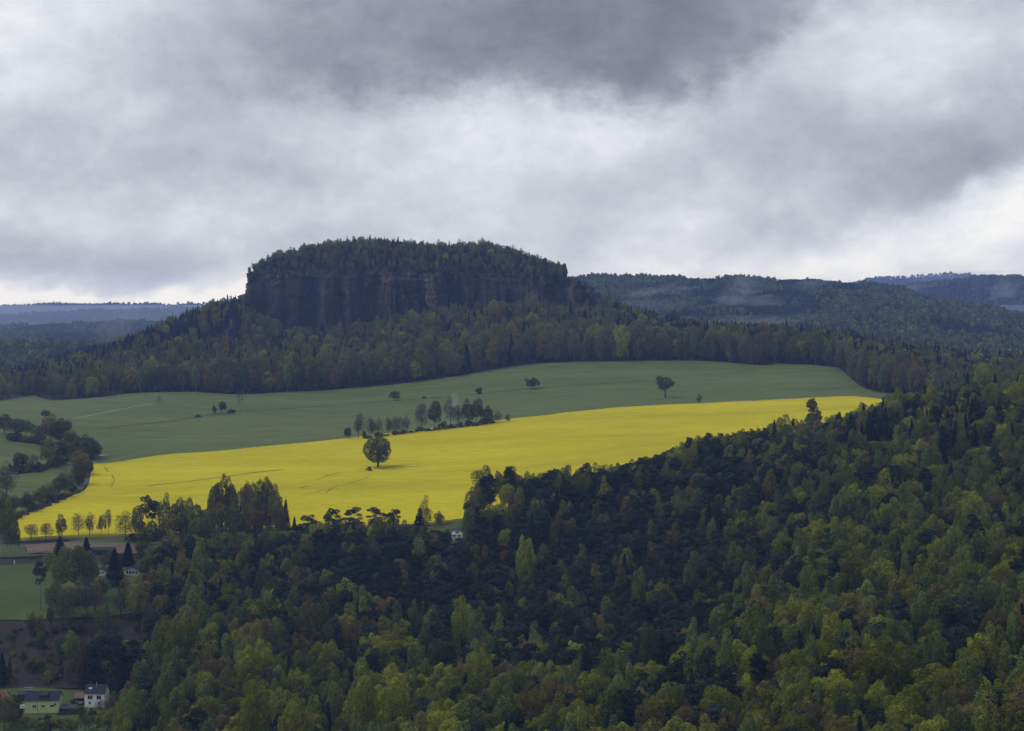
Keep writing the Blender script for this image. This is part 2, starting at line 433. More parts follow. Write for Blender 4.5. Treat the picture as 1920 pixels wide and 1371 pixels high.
def hit(px, py, y0=420, y1=2300):
    ys = np.arange(y0, y1, 3.0)
    g = H((px - PX0) * ys / F, ys)
    rz = -(py - PYH) * ys / F
    k = np.where(rz < g)[0]
    if len(k) == 0:
        i = int(np.argmin(rz - g)); y = ys[i]
    else:
        i = int(k[0])
        if i == 0: y = ys[0]
        else:
            a, b = rz[i - 1] - g[i - 1], g[i] - rz[i]
            y = ys[i - 1] + 3 * a / (a + b + 1e-9)
    return ((px - PX0) * y / F, float(y))

def build_terrain(name, ys, mat, ncol, kind_label):
    ys = np.asarray(ys, float)
    s = np.linspace(-1, 1, ncol)
    half = 0.55 * np.abs(ys) + 520
    Xg = s[None, :] * half[:, None]
    Yg = np.repeat(ys[:, None], ncol, 1)
    Zg = H(Xg, Yg).reshape(Xg.shape)
    v = np.stack([Xg.ravel(), Yg.ravel(), Zg.ravel()], 1)
    r, c = len(ys), ncol
    i = (np.arange(r - 1)[:, None] * c + np.arange(c - 1)[None]).ravel()
    f = np.stack([i, i + 1, i + c + 1, i + c], 1)
    o = bpy.data.objects.new(name, mesh_np(name, v, f, [mat], smooth=True))
    link(o)
    tag(o, kind='structure')
    return o

build_terrain('ground', np.concatenate([np.arange(-300, 300, 30), np.arange(300, 2301, 5.0)]), M['floor'], 420, None)
build_terrain('hills', np.concatenate([np.arange(2300, 5200, 12.0), np.geomspace(5200, 11600, 140)]), M['hillfloor'], 420, None)

# ------------------------------------------------------------------ sheets that lie on the terrain
def sheet(name, poly, mat, lift, spacing=8.0, skirt=0.0, kind='structure', wobble=0.0, crown=0.0):
    """poly: world XY loop"""
    pts = []
    n = len(poly)
    for i in range(n):
        a = Vector(poly[i]); b = Vector(poly[(i + 1) % n])
        d = (b - a).length
        k = max(1, int(d / (spacing * .6)))
        for j in range(k):
            p = a.lerp(b, j / k)
            if wobble:
                p = p + Vector((noise.noise(Vector((p.x * .08, p.y * .08, 1))), noise.noise(Vector((p.x * .08, p.y * .08, 5))))) * wobble
            pts.append(p)
    nb = len(pts)
    P = np.array([(p.x, p.y) for p in pts])
    xs = np.arange(P[:, 0].min(), P[:, 0].max(), spacing); ys = np.arange(P[:, 1].min(), P[:, 1].max(), spacing)
    G = np.array([(x + (j % 2) * spacing * .5, y) for j, y in enumerate(ys) for x in xs])
    # keep inside points away from the border
    inside = np.zeros(len(G), bool)
    j = nb - 1
    for i in range(nb):
        xi, yi = P[i]; xj, yj = P[j]
        cond = ((yi > G[:, 1]) != (yj > G[:, 1]))
        with np.errstate(divide='ignore', invalid='ignore'):
            xx = (xj - xi) * (G[:, 1] - yi) / (yj - yi + 1e-12) + xi
        inside ^= cond & (G[:, 0] < xx)
        j = i
    G = G[inside]
    keep = np.ones(len(G), bool)
    for i in range(0, len(G), 4000):
        d = ((G[i:i + 4000, None] - P[None]) ** 2).sum(-1).min(1)
        keep[i:i + 4000] = d > (spacing * .45) ** 2
    G = G[keep]
    allp = [Vector(p) for p in P] + [Vector(g) for g in G]
    ed = [(i, (i + 1) % nb) for i in range(nb)]
    vs, es, fs, *_ = delaunay_2d_cdt(allp, ed, [list(range(nb))], 1, 1e-4)
    V = np.array([(v.x, v.y) for v in vs])
    z = H(V[:, 0], V[:, 1]) + lift
    verts = [(float(a), float(b), float(c)) for (a, b), c in zip(V, z)]
    faces = [list(f) for f in fs]
    # orientation up
    out = []
    for f in faces:
        a, b, c = (Vector(verts[k]) for k in f[:3])
        if (b - a).cross(c - a).z < 0: f = f[::-1]
        out.append(f)
    faces = out
    if skirt:
        m0 = len(verts)
        bx = [(float(p[0]), float(p[1])) for p in P]
        zz = H(P[:, 0], P[:, 1])
        for (x, y), z0 in zip(bx, zz): verts.append((x, y, float(z0) + lift))
        for (x, y), z0 in zip(bx, zz): verts.append((x, y, float(z0) + lift - skirt))
        for i in range(nb):
            k = (i + 1) % nb
            faces.append([m0 + i, m0 + k, m0 + nb + k, m0 + nb + i])
    me = bpy.data.meshes.new(name)
    me.from_pydata(verts, [], faces)
    me.materials.append(mat)
    me.polygons.foreach_set('use_smooth', np.ones(len(me.polygons), bool))
    me.update()
    o = bpy.data.objects.new(name, me)
    link(o)
    tag(o, kind=kind)
    return o

def gp(px, y):
    return ((px - PX0) * y / F, y)

def smooth_line(pts, step=12.0):
    """Catmull-Rom through world XY points"""
    P = [Vector(p) for p in pts]
    out = []
    for i in range(len(P) - 1):
        p0 = P[max(i - 1, 0)]; p1 = P[i]; p2 = P[i + 1]; p3 = P[min(i + 2, len(P) - 1)]
        k = max(1, int((p2 - p1).length / step))
        for j in range(k):
            t = j / k
            out.append(.5 * ((2 * p1) + (p2 - p0) * t + (2 * p0 - 5 * p1 + 4 * p2 - p3) * t * t + (3 * p1 - p0 - 3 * p2 + p3) * t ** 3))
    out.append(P[-1])
    return out

def strip(name, pix, width, mat, lift, kind='structure', step=6.0, ragged=0.0):
    P = smooth_line([hit(*p) for p in pix], step)
    vs, n = [], len(P)
    xs, ys = [], []
    for i, p in enumerate(P):
        t = (P[min(i + 1, n - 1)] - P[max(i - 1, 0)]).normalized()
        nn = Vector((-t.y, t.x))
        w = width * .5 * (1 + ragged * noise.noise(Vector((p.x * .1, p.y * .1, 3))))
        w *= min(1, .25 + min(i, n - 1 - i) / 3)
        for sgn in (-1, 1):
            q = p + nn * w * sgn
            xs.append(q.x); ys.append(q.y)
    z = H(xs, ys) + lift
    v = np.stack([xs, ys, z], 1)
    f = np.array([(2 * i, 2 * i + 1, 2 * i + 3, 2 * i + 2) for i in range(n - 1)])
    o = bpy.data.objects.new(name, mesh_np(name, v, f, [mat]))
    link(o); tag(o, kind=kind)
    return o

# rapeseed: a stand of crop 1.2 m high; its top line and left curve follow the photo, its near edge runs behind the wood
top = [hit(*p) for p in [(176, 873), (260, 863), (400, 850), (520, 838), (640, 826), (760, 812), (860, 800), (960, 788), (1100, 773), (1250, 762), (1400, 755), (1500, 750), (1560, 747), (1600, 746), (1625, 748), (1660, 753)]]
lefte = [hit(*p) for p in [(168, 905), (163, 918), (150, 928), (110, 944), (70, 959), (40, 972), (26, 984), (30, 1000), (40, 1013)]]
bot = [gp(130, 866), gp(300, 872), gp(450, 878), gp(600, 880), gp(780, 884), gp(860, 888), gp(960, 890), gp(1100, 900), gp(1250, 935), gp(1400, 990), gp(1560, 1080), gp(1660, 1180)]
sheet('rapeseed_field', [Vector(p) for p in smooth_line(top, 10)] + [Vector(p) for p in bot[::-1]] + [Vector(p) for p in smooth_line(lefte, 8)[::-1]], M['yellow'], 1.2, 7, 1.3)

# green corn field between the rapeseed and the woods
gtop = [(-60, 760), (10, 750), (60, 742), (100, 752), (160, 748), (230, 740), (330, 736), (430, 740), (520, 737), (620, 732), (720, 724), (800, 714), (860, 706), (930, 692), (1000, 683), (1100, 679), (1220, 677), (1320, 678), (1380, 682), (1430, 686), (1460, 682), (1520, 685), (1570, 690), (1590, 705), (1620, 728), (1660, 738), (1740, 745)]
gbot = [gp(1740, 1180), gp(1560, 1100), gp(1400, 1060), gp(1200, 1100), gp(900, 1130), gp(600, 1080), gp(350, 1060), gp(180, 1040), gp(120, 940), gp(30, 890), gp(-60, 890)]
gt = [hit(*p) for p in gtop]
sheet('green_field', [Vector(p) for p in smooth_line(gt, 14)] + [Vector(p) for p in gbot], M['green'], .38, 7, 0)
# baulks, tracks, lines and painted shadow strips
strip('path', [(135, 786), (190, 776), (240, 766), (290, 757)], 2.2, M['paletrack'], .45)
strip('grass_baulk', [(200, 803), (300, 793), (372, 783), (440, 773), (560, 766), (640, 760), (742, 752), (850, 744), (900, 739), (1000, 729), (1100, 722), (1180, 717), (1235, 713)], 2.6, M['baulk'], .46, ragged=.8)
strip('grass_baulk', [(1325, 702), (1370, 699), (1425, 694)], 2.2, M['baulk'], .46, ragged=.8)
strip('grass_baulk', [(1520, 735), (1580, 728), (1620, 724)], 2.2, M['baulk'], .46, ragged=.8)
strip('field_margin_shadow', [(600, 831), (700, 820), (800, 808), (900, 796), (1000, 785)], 6, M['baulk'], .5, ragged=.7)  # dark grassy margin, the shadow line by the hedge is in its colour
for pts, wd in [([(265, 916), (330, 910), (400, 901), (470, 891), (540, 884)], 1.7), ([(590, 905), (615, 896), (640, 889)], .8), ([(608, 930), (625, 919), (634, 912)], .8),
                ([(560, 920), (575, 916), (585, 916)], 2.0), ([(680, 911), (695, 910)], 1.8), ([(712, 884), (740, 878), (790, 873)], 1.3), ([(745, 880), (800, 878)], .8),  # the strips running right from the lone tree paint its shadow
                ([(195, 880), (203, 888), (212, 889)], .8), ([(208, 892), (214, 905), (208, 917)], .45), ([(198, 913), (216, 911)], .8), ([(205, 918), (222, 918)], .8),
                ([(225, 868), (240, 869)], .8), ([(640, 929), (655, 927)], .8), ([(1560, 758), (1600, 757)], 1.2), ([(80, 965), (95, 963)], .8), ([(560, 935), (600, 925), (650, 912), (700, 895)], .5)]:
    strip('crop_gap_and_shadow', pts, wd * 1.0, M['track'], 1.3, ragged=1.2, step=3)
# road along the foot of the field, verge
strip('road', [(-40, 1020), (30, 1017), (120, 1013), (250, 1008), (350, 1004), (450, 1003)], 3.4, M['asphalt'], .55)
strip('road', [(152, 922), (164, 905), (172, 885), (186, 868), (192, 856)], 2.2, M['asphalt'], .6)
# yard, meadow, scrub, lawns
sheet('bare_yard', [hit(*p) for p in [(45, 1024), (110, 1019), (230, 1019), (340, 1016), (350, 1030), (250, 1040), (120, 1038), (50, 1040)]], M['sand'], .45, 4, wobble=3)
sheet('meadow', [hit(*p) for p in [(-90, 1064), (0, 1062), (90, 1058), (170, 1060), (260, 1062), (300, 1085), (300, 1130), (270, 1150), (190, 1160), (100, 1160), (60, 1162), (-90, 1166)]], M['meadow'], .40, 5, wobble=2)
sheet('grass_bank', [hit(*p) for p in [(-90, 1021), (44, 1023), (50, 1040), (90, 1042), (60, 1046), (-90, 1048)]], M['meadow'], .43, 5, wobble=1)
sheet('scrub_slope', [hit(*p) for p in [(-90, 1170), (60, 1168), (190, 1166), (280, 1160), (290, 1200), (280, 1285), (200, 1290), (90, 1292), (-90, 1296)]], M['scrub'], .42, 5, wobble=2)
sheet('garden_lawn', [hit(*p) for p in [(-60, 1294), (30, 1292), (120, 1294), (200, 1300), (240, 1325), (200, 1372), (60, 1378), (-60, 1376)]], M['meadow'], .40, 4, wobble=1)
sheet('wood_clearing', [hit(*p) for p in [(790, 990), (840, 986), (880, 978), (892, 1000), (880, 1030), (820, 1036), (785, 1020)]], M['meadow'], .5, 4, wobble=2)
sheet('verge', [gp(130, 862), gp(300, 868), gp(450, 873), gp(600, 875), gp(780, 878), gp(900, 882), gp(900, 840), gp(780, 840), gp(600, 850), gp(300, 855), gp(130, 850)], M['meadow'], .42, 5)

# ------------------------------------------------------------------ table mountain
MC = (-95.0, 1880.0); MA, MB_ = 183.0, 92.0
RIM = np.array([(430, 545), (453, 536), (462, 515), (478, 505), (500, 505), (560, 506), (640, 508), (720, 510), (820, 512), (900, 511), (960, 514), (1010, 517), (1055, 523), (1070, 521), (1100, 524), (1118, 534), (1130, 545)], float)
CREST = np.array([(430, 545), (455, 530), (480, 508), (495, 500), (530, 486), (575, 474), (620, 467), (690, 468), (740, 474), (800, 480), (870, 480), (920, 474), (960, 483), (985, 492), (1040, 512), (1062, 522), (1115, 530), (1130, 545)], float)
def mesa_r(th):
    c, s = np.cos(th), np.sin(th)
    return 1.0 / (np.abs(c / MA) ** 2.5 + np.abs(s / MB_) ** 2.5) ** (1 / 2.5)
def rim_z(x):
    px = PX0 + F * x / 1815.0
    return -(np.interp(px, RIM[:, 0], RIM[:, 1]) - PYH) * 1805 / F
def cap_h(x, y):
    x = np.asarray(x, float); y = np.asarray(y, float)
    dx, dy = x - MC[0], y - MC[1]
    th = np.arctan2(dy, dx)
    rr = np.sqrt(dx * dx + dy * dy) / mesa_r(th)
    px = PX0 + F * x / 1880.0
    cz = -(np.interp(px, CREST[:, 0], CREST[:, 1]) - PYH) * 1880 / F
    rz = rim_z(x)
    t = np.clip(1 - rr ** 2.2, 0, 1)
    return rz + (cz - rz) * t + .8 * fbm(x / 12, y / 12, 77) * np.clip(rr, 0, 1)

def build_mesa():
    nth, nz = 2000, 130
    th = np.linspace(0, 2 * np.pi, nth, endpoint=False)
    r0 = mesa_r(th)
    bx, by = MC[0] + r0 * np.cos(th), MC[1] + r0 * np.sin(th)
    arc = np.concatenate([[0], np.cumsum(np.hypot(np.diff(bx), np.diff(by)))])
    zt = rim_z(bx)
    V = np.zeros((nz, nth, 3))
    lay_r = np.random.default_rng(4)
    lays = lay_r.uniform(-1, 1, 80)
    for k in range(nz):
        t = k / (nz - 1)                       # 0 bottom, 1 top
        z = -72 + (zt + 72) * t
        depth = zt - z                         # metres below the rim
        warp = 5 * fbm(arc / 40, depth / 25, 41, 2)
        aw = arc + warp
        # towers: rounded pillars divided by deep chimneys; each starts at its own height
        def pillars(wid, amp, seed, sharp=.5):
            u = aw / wid + .35 * fbm(aw / wid / 2.2, aw * 0, seed, 2)
            i0 = np.floor(u); fr = u - i0
            prof = np.clip(1 - np.abs(2 * fr - 1) ** 2.6, 0, 1) ** sharp
            hgt = vhash(i0, i0 * 0, seed + 1)
            out = vhash(i0, i0 * 0 + 5, seed + 2)
            start = hgt ** 2 * 26
            on = np.clip((depth - start) / 2.5, 0, 1)
            yaw = (vhash(i0, i0 * 0 + 9, seed + 4) - .5) * (fr - .5) * 1.3
            return amp * ((prof - 1) + (out * .9) * on * prof + yaw * prof)
        but = pillars(30, 12.0, 21, .75) + pillars(12, 5.0, 121, .7) + pillars(4.8, 1.8, 221)
        crack = -3.0 * np.exp(-(fbm(aw / 15, depth / 90 + 7, 23, 2) / .05) ** 2)
        li = depth / 3.1 + 1.0 * fbm(arc / 40, depth / 30, 24, 2)
        i0 = np.floor(li).astype(int)
        lf = li - i0
        prof = lays[np.clip(i0, 0, 79)]
        local = np.clip(.35 + 1.2 * fbm(arc / 18, i0 * 1.7, 26, 2), 0, 1)
        strat = prof * np.where(depth < 9, 2.2, .45) * local
        groove = -.7 * np.exp(-((lf - .08) / .12) ** 2) * np.where(depth < 9, 2.0, .6) * local
        rough = .7 * fbm(arc / 2.2, depth / 2.4, 25, 4) + 1.5 * fbm(arc / 8, depth / 14, 27, 3)
        bw = np.floor((aw + 3 * vhash(np.floor(depth / 4.6), depth * 0, 71)) / 6.5)
        blocks = (vhash(bw, np.floor(depth / 4.6 + .4 * vhash(bw, bw * 0, 72)), 73) - .5) * 3.4 * np.clip(fbm(arc / 45, depth / 40, 74, 2) * 2 + .7, 0, 1)
        batter = depth * .035
        rim_in = -1.5 * np.exp(-depth / 2.0) - 7 * np.clip((fbm(arc / 24, arc * 0, 28, 2) + .1), 0, 1) * (depth < 6) - 9 * np.clip((fbm(arc / 33, arc * 0, 38, 2)), 0, 1) * np.clip((15 - depth) / 3, 0, 1)
        rr = r0 + 2 + blocks + but + crack + strat + groove + rough + batter + rim_in
        V[k, :, 0] = MC[0] + rr * np.cos(th); V[k, :, 1] = MC[1] + rr * np.sin(th)
        V[k, :, 2] = z + .3 * fbm(arc / 3, depth / 3, 31, 2)
    v = V.reshape(-1, 3)
    i = (np.arange(nz - 1)[:, None] * nth + np.arange(nth)[None])
    j = (np.arange(nz - 1)[:, None] * nth + (np.arange(nth)[None] + 1) % nth)
    f = np.stack([i.ravel(), j.ravel(), (j + nth).ravel(), (i + nth).ravel()], 1)
    # cap: rings from the rim inwards
    rings = [V[-1]]
    nr = 40
    top = V[-1]
    base = len(v)
    verts = [v]
    faces = [f]
    prev = (nz - 1) * nth
    for q in range(1, nr + 1):
        s = 1 - q / nr * .995
        x = MC[0] + (top[:, 0] - MC[0]) * s; y = MC[1] + (top[:, 1] - MC[1]) * s
        z = cap_h(x, y)
        w = min(1, q / 2)
        z = z * w + top[:, 2] * (1 - w)
        verts.append(np.stack([x, y, z], 1))
        a = prev + np.arange(nth); b = prev + (np.arange(nth) + 1) % nth
        c = base + np.arange(nth); d = base + (np.arange(nth) + 1) % nth
        faces.append(np.stack([a, b, d, c], 1))
        prev = base; base += nth
    v = np.concatenate(verts); f = np.concatenate(faces)
    o = bpy.data.objects.new('table_mountain', mesh_np('table_mountain', v, f, [M['rock']]))
    link(o)
    tag(o, 'flat-topped sandstone table mountain with dark fissured cliffs above the woods', 'rock', kind='structure')
    return o

def rock_mat():
    mt = new_mat('sandstone')
    nt = mt.node_tree; N, L = nt.nodes.new, nt.links.new
    tc = N('ShaderNodeTexCoord')
    def nz(sc, st, det=6):
        mp = N('ShaderNodeMapping'); L(tc.outputs['Object'], mp.inputs[0]); mp.inputs['Scale'].default_value = st
        n = N('ShaderNodeTexNoise'); L(mp.outputs[0], n.inputs['Vector']); n.inputs['Scale'].default_value = sc; n.inputs['Detail'].default_value = det
        return n.outputs['Fac']
    def ramp(fac, stops):
        r = N('ShaderNodeValToRGB'); L(fac, r.inputs[0]); e = r.color_ramp.elements
        while len(e) < len(stops): e.new(.5)
        for i, (p, c) in enumerate(stops):
            e[i].position = p; e[i].color = (*c, 1)
        return r.outputs[0]
    vert = ramp(nz(.06, (1, 1, .10)), [(.38, (.009, .012, .015)), (.48, (.024, .024, .026)), (.56, (.062, .054, .050)), (.67, (.15, .125, .108))])
    hor = ramp(nz(.16, (.10, .10, 1.6)), [(.35, (.82, .82, .84)), (.52, (1, 1, 1)), (.68, (1.2, 1.17, 1.14))])
    fine = ramp(nz(.8, (1, 1, 1)), [(.3, (.65, .65, .65)), (.7, (1.4, 1.4, 1.4))])
    m1 = N('ShaderNodeVectorMath'); m1.operation = 'MULTIPLY'; L(vert, m1.inputs[0]); L(hor, m1.inputs[1])
    m2 = N('ShaderNodeVectorMath'); m2.operation = 'MULTIPLY'; L(m1.outputs[0], m2.inputs[0]); L(fine, m2.inputs[1])
    # ledges facing up carry lichen and soil: lighter grey
    ge = N('ShaderNodeNewGeometry'); sp = N('ShaderNodeSeparateXYZ'); L(ge.outputs['Normal'], sp.inputs[0])
    up = N('ShaderNodeMapRange'); L(sp.outputs[2], up.inputs[0]); up.inputs[1].default_value = .45; up.inputs[2].default_value = .85
    mx = N('ShaderNodeMix'); mx.data_type = 'RGBA'; L(up.outputs[0], mx.inputs['Factor']); L(m2.outputs[0], mx.inputs['A']); mx.inputs['B'].default_value = (.040, .042, .028, 1)
    bs = N('ShaderNodeBsdfPrincipled'); L(mx.outputs['Result'], bs.inputs['Base Color']); bs.inputs['Roughness'].default_value = .95; bs.inputs['Specular IOR Level'].default_value = .1
    out = N('ShaderNodeOutputMaterial'); L(bs.outputs[0], out.inputs[0])
    return mt
M['rock'] = rock_mat()
build_mesa()

def rock_outcrop(label, px, py, y, wd, ht, dp, seed):
    """layered sandstone knob: stacked irregular slabs"""
    x, _, z = W(px, py, y)
    if z > -10: z = float(cap_h([x], [y])[0]) - ht * .45
    nth, nz = 90, 40
    th = np.linspace(0, 2 * np.pi, nth, endpoint=False)
    vs = []
    for k in range(nz):
        t = k / (nz - 1)
        lay = np.floor(t * 9)
        r = (1 - .35 * t ** 3) * (1 + .10 * math.sin(seed + lay * 2.7)) * (1 + .22 * fbm(th * 1.9 + seed, th * 0 + lay * .8, seed, 3))
        if k == nz - 1: r = r * .05
        vs.append(np.stack([x + r * wd * np.cos(th), y + r * dp * np.sin(th), z + ht * min(t * 1.03, 1) + .2 * fbm(th * 5, th * 0 + t * 9, seed + 3, 2)], 1))
    v = np.concatenate(vs)
    i = (np.arange(nz - 1)[:, None] * nth + np.arange(nth)[None])
    j = (np.arange(nz - 1)[:, None] * nth + (np.arange(nth)[None] + 1) % nth)
    f = np.stack([i.ravel(), j.ravel(), (j + nth).ravel(), (i + nth).ravel()], 1)
    o = bpy.data.objects.new('rock_outcrop', mesh_np('rock_outcrop', v, f, [M['rock']]))
    link(o); tag(o, label, 'rock', 'sandstone knobs round the table mountain')
rock_outcrop('sloping brown rock knob at the left foot of the cliff', 443, 640, 1805, 15, 36, 16, 3)
rock_outcrop('dark layered slab breaking through the plateau trees near its right shoulder', 988, 500, 1835, 10, 8, 6, 8)
rock_outcrop('low layered slab among trees on the plateau rim right of its middle', 905, 508, 1812, 14, 7, 6, 12)

# ------------------------------------------------------------------ tree meshes
def cards(C, Nn, size, r, aspect=1.0):
    """quads centred at C facing Nn, randomly spun"""
    n = len(C)
    Nn = Nn / (np.linalg.norm(Nn, axis=1, keepdims=True) + 1e-9)
    a = np.cross(Nn, r.normal(size=(n, 3))); a /= np.linalg.norm(a, axis=1, keepdims=True) + 1e-9
    b = np.cross(Nn, a)
    s = (size * r.uniform(.6, 1.4, n))[:, None] * .5
    p = np.stack([C - a * s - b * s * aspect * .55, C + a * s * .3 - b * s * aspect, C + a * s + b * s * .5 * aspect, C - a * s * .35 + b * s * aspect], 1)
    return p.reshape(-1, 3), np.arange(4 * n).reshape(n, 4)

def tube(p0, p1, r0, r1, k=5):
    p0 = np.array(p0, float); p1 = np.array(p1, float)
    d = p1 - p0; L_ = np.linalg.norm(d) + 1e-9; d /= L_
    u = np.cross(d, [.3, .8, .1]); u /= np.linalg.norm(u); w = np.cross(d, u)
    an = np.arange(k) * 2 * np.pi / k
    ring = np.cos(an)[:, None] * u + np.sin(an)[:, None] * w
    v = np.concatenate([p0 + ring * r0, p1 + ring * r1])
    i = np.arange(k); j = (i + 1) % k
    return v, np.stack([i, j, j + k, i + k], 1)

def merge(parts):
    vs, fs, o = [], [], 0
    for v, f in parts:
        vs.append(v); fs.append(f + o); o += len(v)
    return np.concatenate(vs), np.concatenate(fs)

def wood(r, H_, cb, W_, targets, r0, lean=0.0):
    """trunk of several tapering segments and limbs to the TARGETS"""
    seg = 7
    pts = [np.array([lean * (k / seg) ** 2 * H_ + r.normal() * .05 * k, r.normal() * .05 * k, H_ * .9 * k / seg]) for k in range(seg + 1)]
    parts = []
    for k in range(seg):
        parts.append(tube(pts[k], pts[k + 1], r0 * (1 - .9 * k / seg), r0 * (1 - .9 * (k + 1) / seg), 6))
    for t in targets:
        zb = max(cb * .75, min(t[2] - .35 * np.hypot(t[0], t[1]) - .5, H_ * .8))
        kk = zb / (H_ * .9) * seg; i = int(min(kk, seg - 1)); fz = kk - i
        b = pts[i] * (1 - fz) + pts[i + 1] * fz
        rr = r0 * (1 - .9 * kk / seg) * .5
        mid = b * .45 + t * .55 + np.array([0, 0, -.06 * H_ * r.uniform(0, 1)])
        parts.append(tube(b, mid, rr, rr * .6, 4)); parts.append(tube(mid, t, rr * .6, rr * .2, 4))
    return merge(parts)

def lobed_crown(r, H_, W_, cb, nl, n, size, lobe=.36, flat=1.0, inner=.62, up=.35, top_heavy=0.0, droop=0.0, keep_in=.72):
    a, c = W_ / 2, (H_ - cb) / 2
    zc = cb + c
    cen, rad = [], []
    for i in range(nl):
        # spread over a dome: golden spiral with jitter
        u = (i + .5) / nl
        ph = i * 2.39996 + r.normal() * .35
        cz = 1 - 1.75 * u + r.normal() * .08
        cz = max(-.85, min(1, cz))
        s = math.sqrt(max(0, 1 - cz * cz))
        k = inner * r.uniform(.68, 1.32)
        rr = a * lobe * r.uniform(.55, 1.25)
        wid = 1 + top_heavy * cz
        cen.append((a * k * s * math.cos(ph) * wid, a * k * s * math.sin(ph) * wid, zc + c * k * cz * 1.12)); rad.append(rr)
    lean_ = r.normal(size=2) * a * .12
    cen = [(x_ + lean_[0] * (z_ - cb) / H_, y_ + lean_[1] * (z_ - cb) / H_, z_) for x_, y_, z_ in cen]
    cen.append((0, 0, zc)); rad.append(a * .5)
    cen = np.array(cen); rad = np.array(rad)
    w = rad ** 2; w = w / w.sum()
    idx = r.choice(len(cen), size=int(n * 1.9), p=w)
    d = r.normal(size=(len(idx), 3)); d[:, 2] += up; d /= np.linalg.norm(d, axis=1, keepdims=True)
    sh = r.uniform(.8, 1.08, len(idx))[:, None]
    vs = max(flat, .2)
    P = cen[idx] + d * (rad[idx] * 1.0)[:, None] * sh * np.array([1, 1, vs * min(1.6, c / a)])
    # drop what is well inside another lobe
    D = (P[:, None] - cen[None]) / (rad[None, :, None] * np.array([1, 1, vs * min(1.6, c / a)]))
    ins = ((D ** 2).sum(-1) < keep_in ** 2).any(1)
    P, d = P[~ins][:n], d[~ins][:n]
    if droop:
        P[:, 2] -= droop * (np.hypot(P[:, 0], P[:, 1]) / a) ** 2
    Nn = d + r.normal(size=d.shape) * .42
    v, f = cards(P, Nn, size, r)
    return v, f, cen[:-1]

def spruce_crown(r, H_, W_, cb, n, size):
    P, Nn = [], []
    tiers = 24
    z0 = cb
    pts = []
    for i in range(tiers):
        t = i / (tiers - 1)
        z = z0 + (H_ - z0) * t ** .92
        R_ = W_ / 2 * (1 - t) ** .85 + .15
        nb = int(11 - 5 * t)
        off = r.uniform(0, 6.28)
        for b in range(nb):
            an = off + b * 6.283 / nb + r.normal() * .15
            L_ = R_ * r.uniform(.75, 1.12)
            k = max(3, int(n / tiers / nb * (.5 + (1 - t))))
            s = r.uniform(.15, 1, k) ** .8
            side = r.normal(size=k) * .16 * L_ * (1 - s * .5)
            x = np.cos(an) * s * L_ - np.sin(an) * side; y = np.sin(an) * s * L_ + np.cos(an) * side
            zz = z - .34 * s * L_ + .10 * s ** 2 * L_ + r.normal(size=k) * .22
            pts.append(np.stack([x, y, zz], 1))
    P = np.concatenate(pts)
    P = np.concatenate([P, [[0, 0, H_ + .2], [0, 0, H_ - .3], [.1, 0, H_ - .6]]])
    Nn = np.stack([P[:, 0] * .3, P[:, 1] * .3, np.full(len(P), 1.0)], 1) + r.normal(size=P.shape) * .45
    v, f = cards(P, Nn, size, r)
    return v, f

SPEC = {}   # kind -> list of (crown mesh, trunk mesh, joined mesh, height, width)
TEMPL = bpy.data.collections.new('tree_templates')

def add_variant(kind, crown, trunk, mc, mt_, Hh, Ww):
    i = len(SPEC.setdefault(kind, []))
    cm = mesh_np(kind + '_crown', *crown, [M[mc]])
    tm = mesh_np(kind + '_trunk', *trunk, [M[mt_]])
    v, f = merge([crown, trunk])
    idx = np.concatenate([np.zeros(len(crown[1])), np.ones(len(trunk[1]))])
    jm = mesh_np(kind + '_whole', v, f, [M[mc], M[mt_]], idx)
    SPEC[kind].append((cm, tm, jm, Hh, Ww))

